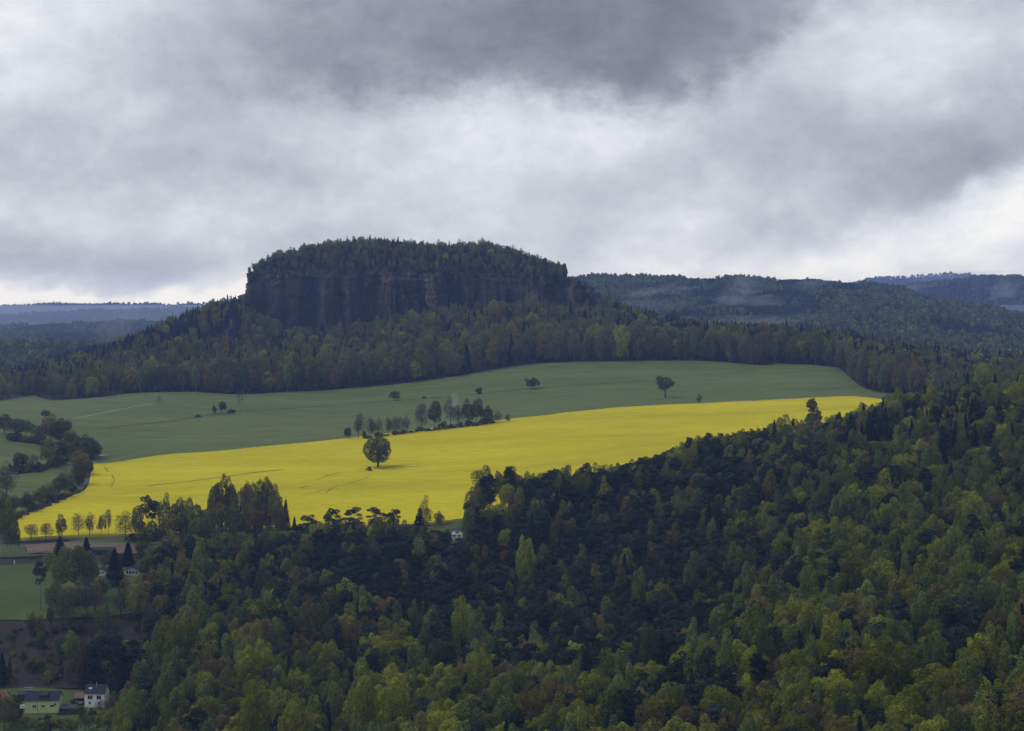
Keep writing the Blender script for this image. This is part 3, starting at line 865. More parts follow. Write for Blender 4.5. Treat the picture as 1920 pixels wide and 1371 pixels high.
def make_species():
    for s in range(6):
        r = np.random.default_rng(100 + s)
        Hh, Ww = 18 * r.uniform(.9, 1.1), 11.5 * r.uniform(.9, 1.12)
        v, f, c = lobed_crown(r, Hh, Ww, Hh * .20, 30, 6200, .42, .30, 1, .68, .3)
        add_variant('beech', (v, f), wood(r, Hh, Hh * .25, Ww, c[::2], .32), 'beech', 'bark', Hh, Ww)
    for s in range(6):
        r = np.random.default_rng(200 + s)
        Hh, Ww = 17.5 * r.uniform(.9, 1.1), 6.8 * r.uniform(.88, 1.2)
        v, f, c = lobed_crown(r, Hh, Ww, Hh * .2, 20, 3600, .36, .33, 1.3, .62, .2, droop=1.2)
        add_variant('birch', (v, f), wood(r, Hh, Hh * .3, Ww, c[::2], .17), 'birch', 'birchbark', Hh, Ww)
    for s in range(6):
        r = np.random.default_rng(300 + s)
        Hh, Ww = 17.5 * r.uniform(.9, 1.12), 9.5 * r.uniform(.88, 1.15)
        v, f, c = lobed_crown(r, Hh, Ww, Hh * .16, 24, 4400, .38, .31, 1.1, .68, .3)
        add_variant('oak', (v, f), wood(r, Hh, Hh * .25, Ww, c, .28), 'oak', 'bark', Hh, Ww)
    for s in range(6):
        r = np.random.default_rng(400 + s)
        Hh, Ww = 17.5 * r.uniform(.92, 1.12), 6.2 * r.uniform(.85, 1.2)
        cb = Hh * r.uniform(.30, .48)
        v, f, c = lobed_crown(r, Hh, Ww, cb, 18, 2900, .36, .43, .42, .70, .5, keep_in=.6)
        add_variant('pine', (v, f), wood(r, Hh, cb, Ww, c, .2), 'pine', 'pinebark', Hh, Ww)
    for s in range(5):
        r = np.random.default_rng(500 + s)
        Hh, Ww = 19 * r.uniform(.9, 1.12), 6.2 * r.uniform(.85, 1.15)
        add_variant('spruce', spruce_crown(r, Hh, Ww, Hh * .08, 4200, .48), wood(r, Hh, Hh * .2, Ww, [], .2), 'spruce', 'bark', Hh, Ww)
    for s in range(4):   # not yet in leaf: limbs and a thin veil of twigs
        r = np.random.default_rng(600 + s)
        Hh, Ww = 15 * r.uniform(.9, 1.12), 8.5 * r.uniform(.88, 1.15)
        v, f, c = lobed_crown(r, Hh, Ww, Hh * .18, 26, 3600, .24, .34, 1.1, .68, .3, keep_in=.3)
        add_variant('bare', (v, f), wood(r, Hh, Hh * .25, Ww, c, .24), 'bare', 'bark', Hh, Ww)
    for s in range(4):
        r = np.random.default_rng(700 + s)
        Hh, Ww = 3.4 * r.uniform(.9, 1.1), 4.2 * r.uniform(.9, 1.2)
        v, f, c = lobed_crown(r, Hh, Ww, .1, 9, 700, .36, .42, 1, .6, .3)
        add_variant('bush', (v, f), wood(r, Hh, .3, Ww, c[::2], .08), 'bush', 'bark', Hh, Ww)
make_species()

# low detail trees for the far hills
def make_far():
    for s in range(6):
        r = np.random.default_rng(800 + s)
        if s < 3:
            v, f, c = lobed_crown(r, 15, 11, 2, 8, 170, 2.1, .42, 1, .6, .4)
        else:
            v, f = spruce_crown(r, 17, 7, 1, 150, 1.7)
            f = f[:190]; v = v[:190 * 4]
        jm = mesh_np('far_tree', v, f, [M['farwood' if s < 3 else 'farcon']])
        SPEC.setdefault('far', []).append((None, None, jm, 15, 10))
make_far()

# ------------------------------------------------------------------ scatter
def forest_points(pxmin, pxmax, ymin, ymax, spacing, r):
    out = []
    ys = np.arange(ymin, ymax, spacing * .87)
    for j, y in enumerate(ys):
        x0 = (pxmin - PX0) * y / F; x1 = (pxmax - PX0) * y / F
        xs = np.arange(x0, x1, spacing) + (j % 2) * spacing * .5
        out.append(np.stack([xs + r.uniform(-.42, .42, len(xs)) * spacing, y + r.uniform(-.42, .42, len(xs)) * spacing], 1))
    return np.concatenate(out)

TREES = []      # dict rows: kind, variant, x, y, z, scale, sz, rot, region

NEAR_EDGE = np.array([(-400, 505), (0, 505), (190, 520), (240, 590), (266, 650), (285, 705), (300, 790), (330, 822), (520, 838), (560, 838), (700, 840), (770, 800), (800, 770), (876, 770), (900, 812), (1000, 812), (1100, 815), (1250, 835), (1400, 862), (1500, 885), (1650, 930), (1800, 990), (1920, 1010), (2400, 1010)], float)

def species_near(px, py, r):
    """mix of kinds over the near wood; py is the row of the tree top"""
    dark = math.exp(-(((px - 1080) / 340) ** 2 + ((py - 1010) / 130) ** 2)) + .9 * math.exp(-(((px - 720) / 240) ** 2 + ((py - 1080) / 90) ** 2)) + .8 * math.exp(-(((px - 1180) / 190) ** 2 + ((py - 1150) / 90) ** 2)) + .6 * math.exp(-(((px - 1350) / 180) ** 2 + ((py - 880) / 60) ** 2))
    dark = min(dark, .92)
    ridge = math.exp(-(((px - 1720) / 190) ** 2 + ((py - 775) / 38) ** 2))
    low = min(1, max(0, (py - 1160) / 170))
    if r.uniform() < ridge * .45:
        return 'spruce' if r.uniform() < .75 else 'pine'
    if r.uniform() < dark:
        k = r.uniform()
        return 'pine' if k < .74 else 'spruce' if k < .79 else 'oak' if k < .88 else 'birch'
    rightness = min(1, max(0, (px - 1150) / 300))
    w = {'beech': .15 + .36 * low + .13 * rightness, 'oak': .24 + .12 * low, 'birch': .22 + .30 * rightness * (1 - low) + .05, 'pine': .24 * (1 - low * .5), 'spruce': .015, 'bare': .08}
    if px < 560: w['birch'] += .12; w['beech'] -= .03; w['oak'] += .1
    ks = list(w); p = np.array([w[k] for k in ks]); p /= p.sum()
    return ks[r.choice(len(ks), p=p)]

def put(kind, x, y, z, s, sz=None, rot=None, region='near', **kw):
    r = rng
    TREES.append(dict(kind=kind, var=int(r.integers(len(SPEC[kind]))), x=x, y=y, z=z, s=s, sz=sz or s, rot=rot if rot is not None else r.uniform(0, 6.28), region=region, **kw))

BRIGHT = [  # crowns that stand out: column, row of the crown's top, distance, kind, scale
    (900, 1222, 560, 'beech', .72), (865, 1128, 640, 'beech', .75), (1335, 1063, 660, 'birch', 1.15), (1740, 1040, 560, 'beech', 1.1),
    (930, 945, 775, 'beech', 1.15), (960, 880, 800, 'oak', 1.35), (905, 880, 806, 'oak', 1.15), (1085, 888, 790, 'beech', .95), (985, 1005, 720, 'beech', .75), (350, 1155, 640, 'beech', 1.1),
    (310, 1165, 650, 'beech', .85), (395, 1170, 655, 'beech', .85), (1660, 1205, 445, 'beech', 1.3), (1750, 1245, 430, 'beech', 1.1), (1350, 1290, 440, 'beech', .95), (1570, 1262, 440, 'beech', 1.0),
    (1850, 865, 760, 'beech', 1.3), (1790, 885, 740, 'oak', 1.2), (1650, 850, 800, 'beech', 1.1), (1600, 1045, 580, 'beech', .95), (1525, 1055, 590, 'beech', .8),
    (735, 1260, 520, 'beech', 1.0), (680, 1270, 520, 'beech', .8), (480, 1280, 530, 'beech', .95), (560, 1300, 500, 'beech', .9), (1220, 1245, 510, 'beech', .95), (1265, 1285, 480, 'beech', .9),
    (1110, 1262, 500, 'beech', .95), (1430, 1280, 460, 'oak', 1.0), (1880, 1085, 560, 'beech', .8), (1905, 1240, 450, 'beech', .9), (660, 1150, 620, 'oak', .9), (580, 1120, 640, 'oak', 1.0),
    (470, 905, 850, 'oak', 1.2), (430, 900, 858, 'birch', 1.35), (400, 902, 856, 'birch', 1.2), (505, 910, 852, 'oak', 1.15), (1460, 1085, 560, 'birch', 1.1), (1195, 1068, 660, 'birch', .9),
]

SIL = np.array([(300, 1010), (540, 1000), (560, 985), (568, 985), (570, 1010), (586, 1010), (588, 985), (686, 985), (688, 1012), (698, 1012), (700, 985), (760, 982), (800, 992), (844, 998), (850, 1011), (866, 1011), (874, 975), (884, 940), (895, 893), (930, 882), (1000, 890), (1060, 885), (1150, 880), (1200, 862), (1250, 842), (1300, 828), (1400, 807), (1470, 799), (1500, 800), (1550, 796), (1600, 776), (1650, 760), (1700, 747), (1800, 722), (1920, 700), (2200, 690)], float)
def near_wood():
    r = np.random.default_rng(42)
    P = forest_points(-420, 2680, 300, 1010, 5.3, r)
    px = PX0 + F * P[:, 0] / P[:, 1]
    ye = np.interp(px, NEAR_EDGE[:, 0], NEAR_EDGE[:, 1])
    ok = P[:, 1] < ye
    P, px, ye = P[ok], px[ok], ye[ok]
    z = H(P[:, 0], P[:, 1])
    br = []
    for bx, by, y, k, s in BRIGHT:
        x, _ = gp(bx, y)
        zz = h1(x, y)
        top = -(by - PYH) * y / F
        hh = max(9.0, min(27.0, top - zz))
        v = int(r.integers(len(SPEC[k])))
        Hh = SPEC[k][v][3]
        TREES.append(dict(kind=k, var=v, x=x, y=y, z=zz - .1, s=s, sz=hh / Hh, rot=r.uniform(0, 6.28), region='near'))
        br.append((x, y, SPEC[k][v][4] * s * .42))
    br = np.array(br)
    for (x, y), p, zz, yy in zip(P, px, z, ye):
        if ((br[:, 0] - x) ** 2 + (br[:, 1] - y) ** 2 < (br[:, 2] + 2.2) ** 2).any():
            continue
        # keep the line of sight to the bright crowns open: lower trees just in front of them
        py = PYH - (zz + 16) * F / y
        k = species_near(p, py, r)
        s = r.uniform(.66, 1.08)
        if k in ('beech', 'oak'):
            if r.uniform() < .30: continue
            s *= .86
        for bx_, by_, br_ in br:
            if 0 < by_ - y < 45 and abs(x / y - bx_ / by_) * y < br_ + 1.5:
                s *= .80; break
        edge = yy - y
        szz = s * r.uniform(.9, 1.12)
        if p < 300 and y < 600: szz *= .8
        lim = np.interp(p, SIL[:, 0], SIL[:, 1]) + r.normal() * 6
        Hk = {'beech': 18, 'birch': 17.5, 'oak': 17.5, 'pine': 17.8, 'spruce': 19, 'bare': 15}[k]
        cap = (-(lim - PYH) * y / F - zz) / Hk
        if cap < .42: continue
        szz = min(szz, cap)
        if edge < 45 and p > 870: szz = max(szz, min(cap, szz * 1.3)); s *= 1.08
        put(k, x, y, zz - .1, s, szz, region='near')

def mesa_wood():
    r = np.random.default_rng(77)
    # talus and the belt round the green field
    P = forest_points(-280, 2250, 1240, 2060, 6.6, r)
    px = PX0 + F * P[:, 0] / P[:, 1]
    gpx = np.array([p[0] for p in gtop], float)
    gy = np.array([p[1] for p in gt], float)
    fy = np.interp(px, gpx, gy)
    fy = np.where(px > 1740, 1180, fy)
    th = np.arctan2(P[:, 1] - MC[1], P[:, 0] - MC[0])
    rr = np.hypot(P[:, 0] - MC[0], P[:, 1] - MC[1]) / mesa_r(th)
    ok = (P[:, 1] > fy + 3) & (rr > 1.035) & ~((P[:, 1] > 1890) & (np.abs(px - 800) < 300))
    P, px, fy, rr = P[ok], px[ok], fy[ok], rr[ok]
    z = H(P[:, 0], P[:, 1])
    for (x, y), p, f0, zz, q in zip(P, px, fy, z, rr):
        edge = y - f0
        pyg = PYH - zz * F / y
        ridge_l = (p < 450 and y > 1690)
        ridge_r = (p > 1150 and y > 1640 - (p - 1150) * .2)
        if q < 1.25 and 450 < p < 1110:
            w = {'spruce': .24, 'bare': .30, 'birch': .20, 'oak': .12, 'pine': .14}
            s = r.uniform(.5, .8)
            if p > 720: w['birch'] = .38
        elif edge < 60:
            w = {'oak': .50, 'birch': .26, 'beech': .11, 'bare': .10, 'spruce': .03}
            if edge > 7 and r.uniform() < .35: continue
            s = r.uniform(1.05, 1.45)
        elif ridge_l or ridge_r:
            w = {'spruce': .50, 'pine': .22, 'oak': .13, 'birch': .08, 'beech': .07}
            s = r.uniform(.7, 1.0)
        else:
            w = {'oak': .30, 'birch': .32, 'beech': .09, 'bare': .10, 'spruce': .12, 'pine': .07}
            if p > 1150: w['birch'] = .18; w['pine'] = .2
            if p < 620: w['spruce'] = .22
            s = r.uniform(.75, 1.1)
        ks = list(w); pp = np.array([w[k] for k in ks]); pp /= pp.sum()
        k = ks[r.choice(len(ks), p=pp)]
        if k in ('beech', 'oak') and r.uniform() < .22: continue
        if 1030 < p < 1130 and q < 1.4: s *= .62
        if p < 340: s *= .62 + .38 * max(0, p) / 340
        put(k, x, y, zz - .2 - (3.0 * s if edge < 14 else 1.0), s, s * r.uniform(.9, 1.15), region='talus')
    # the plateau
    P = forest_points(400, 1180, 1780, 1990, 4.8, r)
    th = np.arctan2(P[:, 1] - MC[1], P[:, 0] - MC[0])
    rr = np.hypot(P[:, 0] - MC[0], P[:, 1] - MC[1]) / (mesa_r(th) - 2)
    ok = (rr < np.where(P[:, 0] < -235, .965, 1.02))
    P, rr = P[ok], rr[ok]
    z = cap_h(P[:, 0], P[:, 1])
    px = PX0 + F * P[:, 0] / P[:, 1]
    for (x, y), q, zz, p in zip(P, rr, z, px):
        if p > 1062:
            continue
        if q > .98 and r.uniform() < .35: continue
        w = {'birch': .40, 'oak': .24, 'pine': .20, 'spruce': .10, 'beech': .06}
        if 680 < p < 760 and y > 1850: w['spruce'] = .6
        ks = list(w); pp = np.array([w[k] for k in ks]); pp /= pp.sum()
        k = ks[r.choice(len(ks), p=pp)]
        s = r.uniform(.42, .80) * (.75 if q > .9 else 1)
        put(k, x, y, zz - .2, s, s * r.uniform(.9, 1.2), region='plateau')

near_wood()
mesa_wood()

# ------------------------------------------------------------------ trees that stand alone, in rows or along the hedges, one by one
KINDNAME = {'beech': 'beech_tree', 'birch': 'birch_tree', 'oak': 'oak_tree', 'pine': 'pine_tree', 'spruce': 'spruce_tree', 'bare': 'budding_tree', 'bush': 'bush'}
CATNAME = {'beech': 'tree', 'birch': 'tree', 'oak': 'tree', 'pine': 'tree', 'spruce': 'tree', 'bare': 'tree', 'bush': 'bush'}

def inst(kind, var, x, y, z, s, sz, rot, label, group=None, wd=None, mat=None, name=None, cat=None):
    cm, tm, jm, Hh, Ww = SPEC[kind][var]
    e = bpy.data.objects.new(name or KINDNAME[kind], None)
    e.empty_display_size = .5
    link(e)
    e.location = (x, y, z); e.rotation_euler = (0, 0, rot); e.scale = (wd or s, wd or s, sz)
    tag(e, label, cat or CATNAME[kind], group)
    c = bpy.data.objects.new('crown', cm); link(c, e)
    t = bpy.data.objects.new('trunk', tm); link(t, e)
    if mat:
        c.material_slots[0].link = 'OBJECT'; c.material_slots[0].material = M[mat]
    return e

def solo(px, py, hpx, wpx, kind, label, group=None, mat=None, var=None, name=None, cat=None, y=None, top=None):
    """tree with its foot at the photo point, hpx tall and wpx wide there"""
    if y is None:
        x, y = hit(px, py)
    else:
        x = (px - PX0) * y / F
    if top is not None: hpx = (-(top - PYH) * y / F - h1(x, y)) * F / y
    v = int(rng.integers(len(SPEC[kind]))) if var is None else var
    _, _, _, Hh, Ww = SPEC[kind][v]
    return inst(kind, v, x, y, h1(x, y) - .1, 1, hpx * y / F / Hh, (1.2 if kind in ('lime', 'fieldoak', 'tiered') else rng.uniform(0, 6.28)), label, group, wd=wpx * y / F / Ww, mat=mat, name=name, cat=cat)

ordn = ['first', 'second', 'third', 'fourth', 'fifth', 'sixth', 'seventh', 'eighth', 'ninth', 'tenth', 'eleventh', 'twelfth', 'thirteenth', 'fourteenth', 'fifteenth', 'sixteenth', 'seventeenth', 'eighteenth', 'nineteenth', 'twentieth']
# own crown for the broad lime in the rapeseed and the oak in the green field
def special(kind, seed, Hh, Ww, cbf, nl, n, size, mc, mb, r0, th=0.0, inner=.62):
    r = np.random.default_rng(seed)
    v, f, c = lobed_crown(r, Hh, Ww, Hh * cbf, nl, n, size, .36, 1, inner, .25, top_heavy=th)
    add_variant(kind, (v, f), wood(r, Hh, Hh * cbf, Ww, c, r0), mc, mb, Hh, Ww)
KINDNAME.update(lime='lime_tree', fieldoak='oak_tree', tiered='oak_tree', thuja='thuja', blossom='cherry_tree', dead='birch_tree')
CATNAME.update(lime='tree', fieldoak='tree', tiered='tree', thuja='tree', blossom='tree', dead='tree')
special('lime', 37, 18, 15.5, .14, 48, 12000, .42, 'lone', 'bark', .75, .18, .66)
special('fieldoak', 32, 15.5, 15, .32, 22, 4500, .5, 'lone', 'bark', .6, .25)
special('thuja', 33, 14, 6, .02, 16, 3000, .4, 'thuja', 'bark', .2, 0, .5)
special('blossom', 34, 6.5, 7, .12, 10, 1300, .4, 'blossom', 'bark', .15)
special('dead', 35, 16, 9, .35, 14, 500, .35, 'bare', 'birchbark', .4)
def tiered():
    r = np.random.default_rng(36)
    a = lobed_crown(r, 19, 9.5, 12.2, 16, 2800, .42, .36, .9, .66, .3)
    b = lobed_crown(r, 13.6, 13.5, 4.0, 26, 5200, .42, .32, .9, .7, .3)
    add_variant('tiered', merge([(a[0], a[1]), (b[0], b[1])]), wood(r, 18, 6, 10, np.concatenate([a[2], b[2]]), .45), 'lone', 'bark', 19, 13)
tiered()

solo(709, 880, 58, 49, 'lime', 'broad round-crowned tree standing alone in the yellow rapeseed field')
solo(693, 886, 11, 14, 'bush', 'small round bush beside the foot of the lone tree in the rapeseed', mat='lone')
solo(1247, 746, 41, 38, 'fieldoak', 'umbrella-shaped oak with a forked trunk alone in the green field')
solo(1310, 760, 20, 13, 'bare', 'tiny thin tree between the green field oak and the rapeseed edge')
solo(1522, 790, 44, 36, 'tiered', 'two-tiered oak rising from the wood edge before the yellow field tip', y=1085, top=748)
solo(742, 752, 19, 22, 'bush', 'dark round bush on the grass baulk above the hedge trees', 'bushes on the grass baulk')
solo(996, 730, 22, 30, 'bush', 'largest round bush on the grass baulk, in mid green field', 'bushes on the grass baulk')
solo(898, 739, 13, 17, 'bush', 'small pointed bush on the baulk between two larger round bushes', 'bushes on the grass baulk')
solo(795, 748, 5, 9, 'bush', 'tiny low bush on the baulk right of the dark round bush', 'bushes on the grass baulk')
solo(402, 779, 20, 11, 'birch', 'narrow small tree, left one of the cluster on the baulk', 'small trees on the baulk at left', mat='bush')
solo(418, 777, 25, 18, 'birch', 'tallest small tree of the cluster on the left baulk', 'small trees on the baulk at left', mat='bush')
solo(433, 776, 9, 15, 'bush', 'low bush at the right end of the small tree cluster', 'small trees on the baulk at left')
solo(372, 783, 6, 14, 'bush', 'low bush left of the small tree cluster on the baulk', 'small trees on the baulk at left')
solo(450, 771, 38, 22, 'dead', 'pale bare birch with a whitish trunk on the baulk', var=0)
solo(296, 755, 16, 15, 'blossom', 'pale pink blossoming cherry at the end of the light track')
# hedge between the fields
G1 = 'hedge trees between the green and the yellow field'
for i, (px, py, hp, wp, k, lb) in enumerate([
        (652, 822, 22, 14, 'birch', 'leftmost small tree of the hedge between green and yellow field'),
        (672, 821, 45, 20, 'bare', 'tall thin tree near the left end of the field hedge'),
        (683, 821, 15, 8, 'bush', 'small dark bush between two thin trees of the field hedge'),
        (697, 819, 36, 18, 'bare', 'slim leafless tree, third of the field hedge from its left end'),
        (710, 818, 36, 16, 'bare', 'slim leafless tree, fourth of the field hedge from its left end'),
        (729, 815, 33, 14, 'bare', 'first of the faint thin trees in the middle of the hedge'),
        (739, 814, 35, 14, 'bare', 'second of the faint thin trees in the middle of the hedge'),
        (749, 813, 34, 14, 'bare', 'third of the faint thin trees in the middle of the hedge'),
        (761, 811, 30, 14, 'bare', 'last of the faint thin trees in the middle of the hedge'),
        (790, 808, 54, 26, 'bare', 'tall grey vase-shaped tree of the field hedge'),
        (814, 805, 56, 25, 'birch', 'tall green tree right beside the grey vase-shaped hedge tree'),
        (845, 801, 52, 22, 'bare', 'grey-brown tree standing in the smoke of the hedge'),
        (858, 800, 42, 16, 'bare', 'thin tree behind the smoke of the hedge'),
        (877, 798, 48, 24, 'birch', 'left one of the two dense green trees right of the smoke'),
        (893, 796, 48, 26, 'birch', 'right one of the two dense green trees right of the smoke'),
        (914, 793, 32, 20, 'birch', 'smaller rounded tree right of the dense green hedge trees'),
        (932, 791, 20, 16, 'bare', 'low grey shrub-like tree near the right end of the hedge'),
        (952, 790, 14, 11, 'bare', 'small lone tree at the right end of the field hedge')]):
    solo(px, py + 4, hp + 3, wp * 1.22, k, lb, G1, mat='bush' if k == 'birch' else None)
for i, (a, b) in enumerate([(690, 822), (708, 819), (724, 817), (742, 815), (757, 813), (772, 811), (787, 809), (802, 808), (818, 806), (832, 804), (848, 803), (862, 801), (878, 799), (892, 798), (906, 796), (920, 794)]):
    solo(a, b + 3, 9 + 3 * math.sin(i * 2.3) + (4 if i > 8 else 0), 21, 'bush', ordn[i] + ' low dark undergrowth bush from left under the field hedge', 'undergrowth of the field hedge', mat='bare' if i % 3 else 'bush')
# hedges at the left edge
G2 = 'hedge trees at the left of the green field'
left = [(8, 815, 38, 26, 'bush', None), (28, 822, 36, 34, 'bare', None), (48, 823, 34, 32, 'birch', None), (72, 830, 32, 30, 'bare', None), (96, 832, 48, 34, 'oak', None),
        (86, 786, 16, 16, 'bush', None), (112, 836, 40, 30, 'oak', None), (135, 842, 34, 28, 'birch', None), (152, 852, 34, 28, 'birch', None), (168, 862, 42, 34, 'birch', None), (180, 861, 32, 20, 'birch', None), (120, 822, 34, 24, 'oak', None),
        (35, 886, 36, 28, 'birch', None), (62, 882, 28, 22, 'bare', None), (90, 874, 44, 28, 'bare', None), (112, 869, 34, 26, 'birch', None), (133, 866, 30, 22, 'oak', None),
        (12, 940, 64, 34, 'bare', None), (145, 882, 36, 26, 'oak', None), (158, 893, 38, 28, 'oak', None), (148, 912, 44, 26, 'oak', None), (166, 893, 26, 16, 'birch', None),
        (30, 965, 34, 24, 'birch', None), (52, 962, 38, 26, 'birch', None), (74, 952, 34, 24, 'oak', None), (92, 944, 34, 24, 'oak', None), (112, 936, 44, 26, 'birch', None), (130, 928, 42, 26, 'birch', None), (10, 975, 48, 30, 'birch', None)]
desc = {'bush': 'dark bushy tree', 'bare': 'grey-brown budding tree', 'birch': 'mid green rounded tree', 'oak': 'olive brown broad tree'}
for rng_, place in (((0, 12), 'upper hedge row at the left edge'), ((12, 17), 'middle hedge row at the left edge'), ((17, 29), 'lower hedge row by the yellow field')):
    seg = sorted(left[rng_[0]:rng_[1]])
    for i, (px, py, hp, wp, k, _) in enumerate(seg):
        solo(px, py, hp * 1.06, wp * 1.3, k if k not in ('bush', 'bare') or i % 2 else 'oak', f'{desc[k]}, {ordn[i]} from left in the {place}', G2, mat='bush' if k == 'bush' or i % 3 == 0 else None)
for k_, (seg, nm_) in enumerate((([(20, 826), (60, 830), (100, 840), (130, 848), (160, 860), (184, 862)], 'upper'), ([(25, 888), (70, 884), (110, 872), (140, 866)], 'middle'), ([(15, 980), (45, 968), (85, 952), (115, 940), (135, 926), (148, 910), (156, 895), (170, 878)], 'lower'))):
    P_ = [Vector(p) for p in seg]; acc_ = 0
    pts_ = []
    for a, b in zip(P_[:-1], P_[1:]):
        n_ = max(1, int((b - a).length / 11))
        pts_ += [a.lerp(b, j / n_) for j in range(n_)]
    for j, p in enumerate(pts_[:20]):
        solo(p.x, p.y + 1, 15 + 5 * math.sin(j * 1.9 + k_), 25, 'bush', f'{ordn[j]} undergrowth bush from left below the {nm_} left hedge', G2, mat=['bush', 'bare', 'oak'][j % 3])
# roadside row below the yellow field
G3 = 'roadside trees in front of the yellow field'
row = [(58, 1014, 32, 30, 'bare'), (86, 1014, 34, 28, 'bare'), (116, 1012, 46, 24, 'oak'), (147, 1008, 46, 28, 'bare'), (168, 1007, 42, 24, 'bare'), (190, 1006, 40, 20, 'birch'), (203, 1004, 50, 16, 'bare'), (235, 1016, 56, 44, 'bare'),
       (258, 1016, 70, 26, 'birch'), (276, 1012, 84, 26, 'pine'), (292, 1014, 82, 24, 'pine'), (308, 1016, 88, 30, 'birch'), (324, 1018, 76, 28, 'birch'), (338, 1014, 84, 30, 'oak'), (354, 1016, 86, 28, 'birch'), (372, 1018, 76, 32, 'birch'),
       (390, 1016, 66, 34, 'oak'), (536, 1022, 84, 28, 'spruce'), (552, 1026, 56, 22, 'spruce')]
dn = {'bare': 'brown budding tree', 'oak': 'olive budding tree', 'birch': 'slender green tree', 'pine': 'dark pine', 'spruce': 'dark conical spruce'}
for i, (px, py, hp, wp, k) in enumerate(row):
    solo(px, py, hp, wp, k, f'{dn[k]}, {ordn[i]} from left in the roadside row before the rapeseed', G3)
# pines and others standing up against the rapeseed
belt = [(402, 1020, 116, 36, 'birch'), (418, 1022, 122, 34, 'oak'), (432, 1020, 116, 36, 'birch'), (450, 1022, 108, 40, 'oak'), (464, 1018, 118, 34, 'oak'), (482, 1022, 112, 44, 'oak'), (500, 1022, 118, 38, 'oak'), (516, 1024, 110, 36, 'birch'), (526, 1026, 88, 30, 'oak'),
        (265, 1024, 50, 34, 'oak'), (285, 1026, 52, 30, 'birch'), (302, 1026, 48, 32, 'bare'), (322, 1026, 56, 34, 'oak'), (345, 1026, 60, 36, 'birch'), (365, 1028, 60, 34, 'oak'), (385, 1028, 64, 36, 'birch'), (440, 1034, 90, 46, 'birch'), (475, 1034, 84, 44, 'oak'), (408, 1034, 84, 42, 'oak')]
for i, (px, py, hp, wp, k) in enumerate(sorted(belt)):
    solo(px, py, hp, wp, k, f'{dn[k]}, {ordn[i]} from left in the dense clump right of the roadside row', 'broad clump of trees beside the roadside row')
for i, px in enumerate(range(250, 545, 17)):
    solo(px, 1016 + 5 * math.sin(i * 1.7), 16 + 5 * math.sin(i * 2.9), 26, 'bush', f'{ordn[i]} shrub from left under the dense roadside clump', 'shrubs under the roadside clump', mat=['bush', 'oak', 'birch'][i % 3])
G4 = 'trees at the wood edge standing against the yellow field'
for i, (px, py, hp, wp, k, lb) in enumerate([
        (580, 1030, 68, 30, 'pine', 'ragged dark pine right of the conical spruces against the rapeseed'), (622, 1030, 78, 32, 'pine', 'dark pine with a flat top against the rapeseed'), (663, 1030, 82, 38, 'pine', 'round-topped dark pine left of the broad pine pair'),
        (703, 1030, 82, 36, 'pine', 'left one of the broad pine pair against the rapeseed'), (737, 1030, 80, 32, 'pine', 'right one of the broad pine pair against the rapeseed'), (712, 1032, 62, 46, 'birch', 'pale green rounded birch before the broad pine pair'),
        (786, 1015, 68, 24, 'thuja', 'black-green narrow oval thuja against the lower rapeseed edge'), (800, 1012, 76, 26, 'bare', 'brown feathery tree just behind the black-green thuja'),
        (823, 990, 32, 22, 'birch', 'small pale tree between the thuja and the wood corner'), (640, 1030, 50, 34, 'birch', 'low green birch between two dark edge pines'), (600, 1030, 50, 30, 'oak', 'low olive tree between the first edge pines')]):
    solo(px, py, hp, wp, k, lb, G4, var=0 if k == 'thuja' else None, y=hit(px, py)[1] if k != 'x' else None)
# around the village terrace
G5 = 'trees round the terrace houses'
for i, (px, py, hp, wp, k, lb) in enumerate([
        (5, 1046, 130, 40, 'birch', 'tall pale birch at the left frame edge above the meadow'), (20, 1046, 110, 34, 'birch', 'second tall birch from the left frame edge above the meadow'), (30, 1046, 70, 20, 'birch', 'lower birch beside the two tall ones above the meadow'),
        (112, 1052, 46, 36, 'spruce', 'broad dark spruce on the bare yard, left one'), (162, 1048, 40, 28, 'spruce', 'dark spruce on the yard before the long shed'), (240, 1062, 44, 34, 'spruce', 'dark spruce between the two terrace houses and the shed'), (312, 1046, 38, 34, 'spruce', 'wide dark spruce at the right end of the bare yard'),
        (76, 1146, 102, 22, 'pine', 'tall slim pine with a long bare trunk on the meadow'),
        (112, 1120, 88, 44, 'birch', 'green rounded tree right of the slim meadow pine'), (142, 1130, 110, 48, 'birch', 'large green tree in the clump right of the slim meadow pine'), (165, 1120, 92, 42, 'birch', 'green tree at the right of the meadow clump'),
        (116, 1185, 80, 50, 'bare', 'brown budding tree at the foot of the meadow clump'), (163, 1172, 92, 50, 'bare', 'dark brown budding tree with visible trunk before the meadow clump'),
        (215, 1098, 68, 46, 'spruce', 'black spruce mass between the two small terrace houses'), (200, 1070, 38, 26, 'birch', 'yellowish round tree above the left terrace house'),
        (238, 1145, 56, 46, 'birch', 'rounded green tree below the right terrace house'), (282, 1100, 60, 40, 'birch', 'green tree right of the right terrace house'), (270, 1060, 48, 34, 'birch', 'light green tree behind the right terrace house'),
        (262, 1175, 90, 50, 'oak', 'dark olive tree at the lower right of the terrace meadow'), (300, 1150, 80, 50, 'oak', 'olive tree where the terrace meets the near wood'), (208, 1163, 72, 4, 'dead', 'thin leaning pale birch stem, left one of two'), (214, 1165, 76, 4, 'dead', 'thin upright pale birch stem, right one of two')]):
    solo(px, py, hp, wp, k, lb, G5)
G6 = 'trees on the scrub slope above the houses'
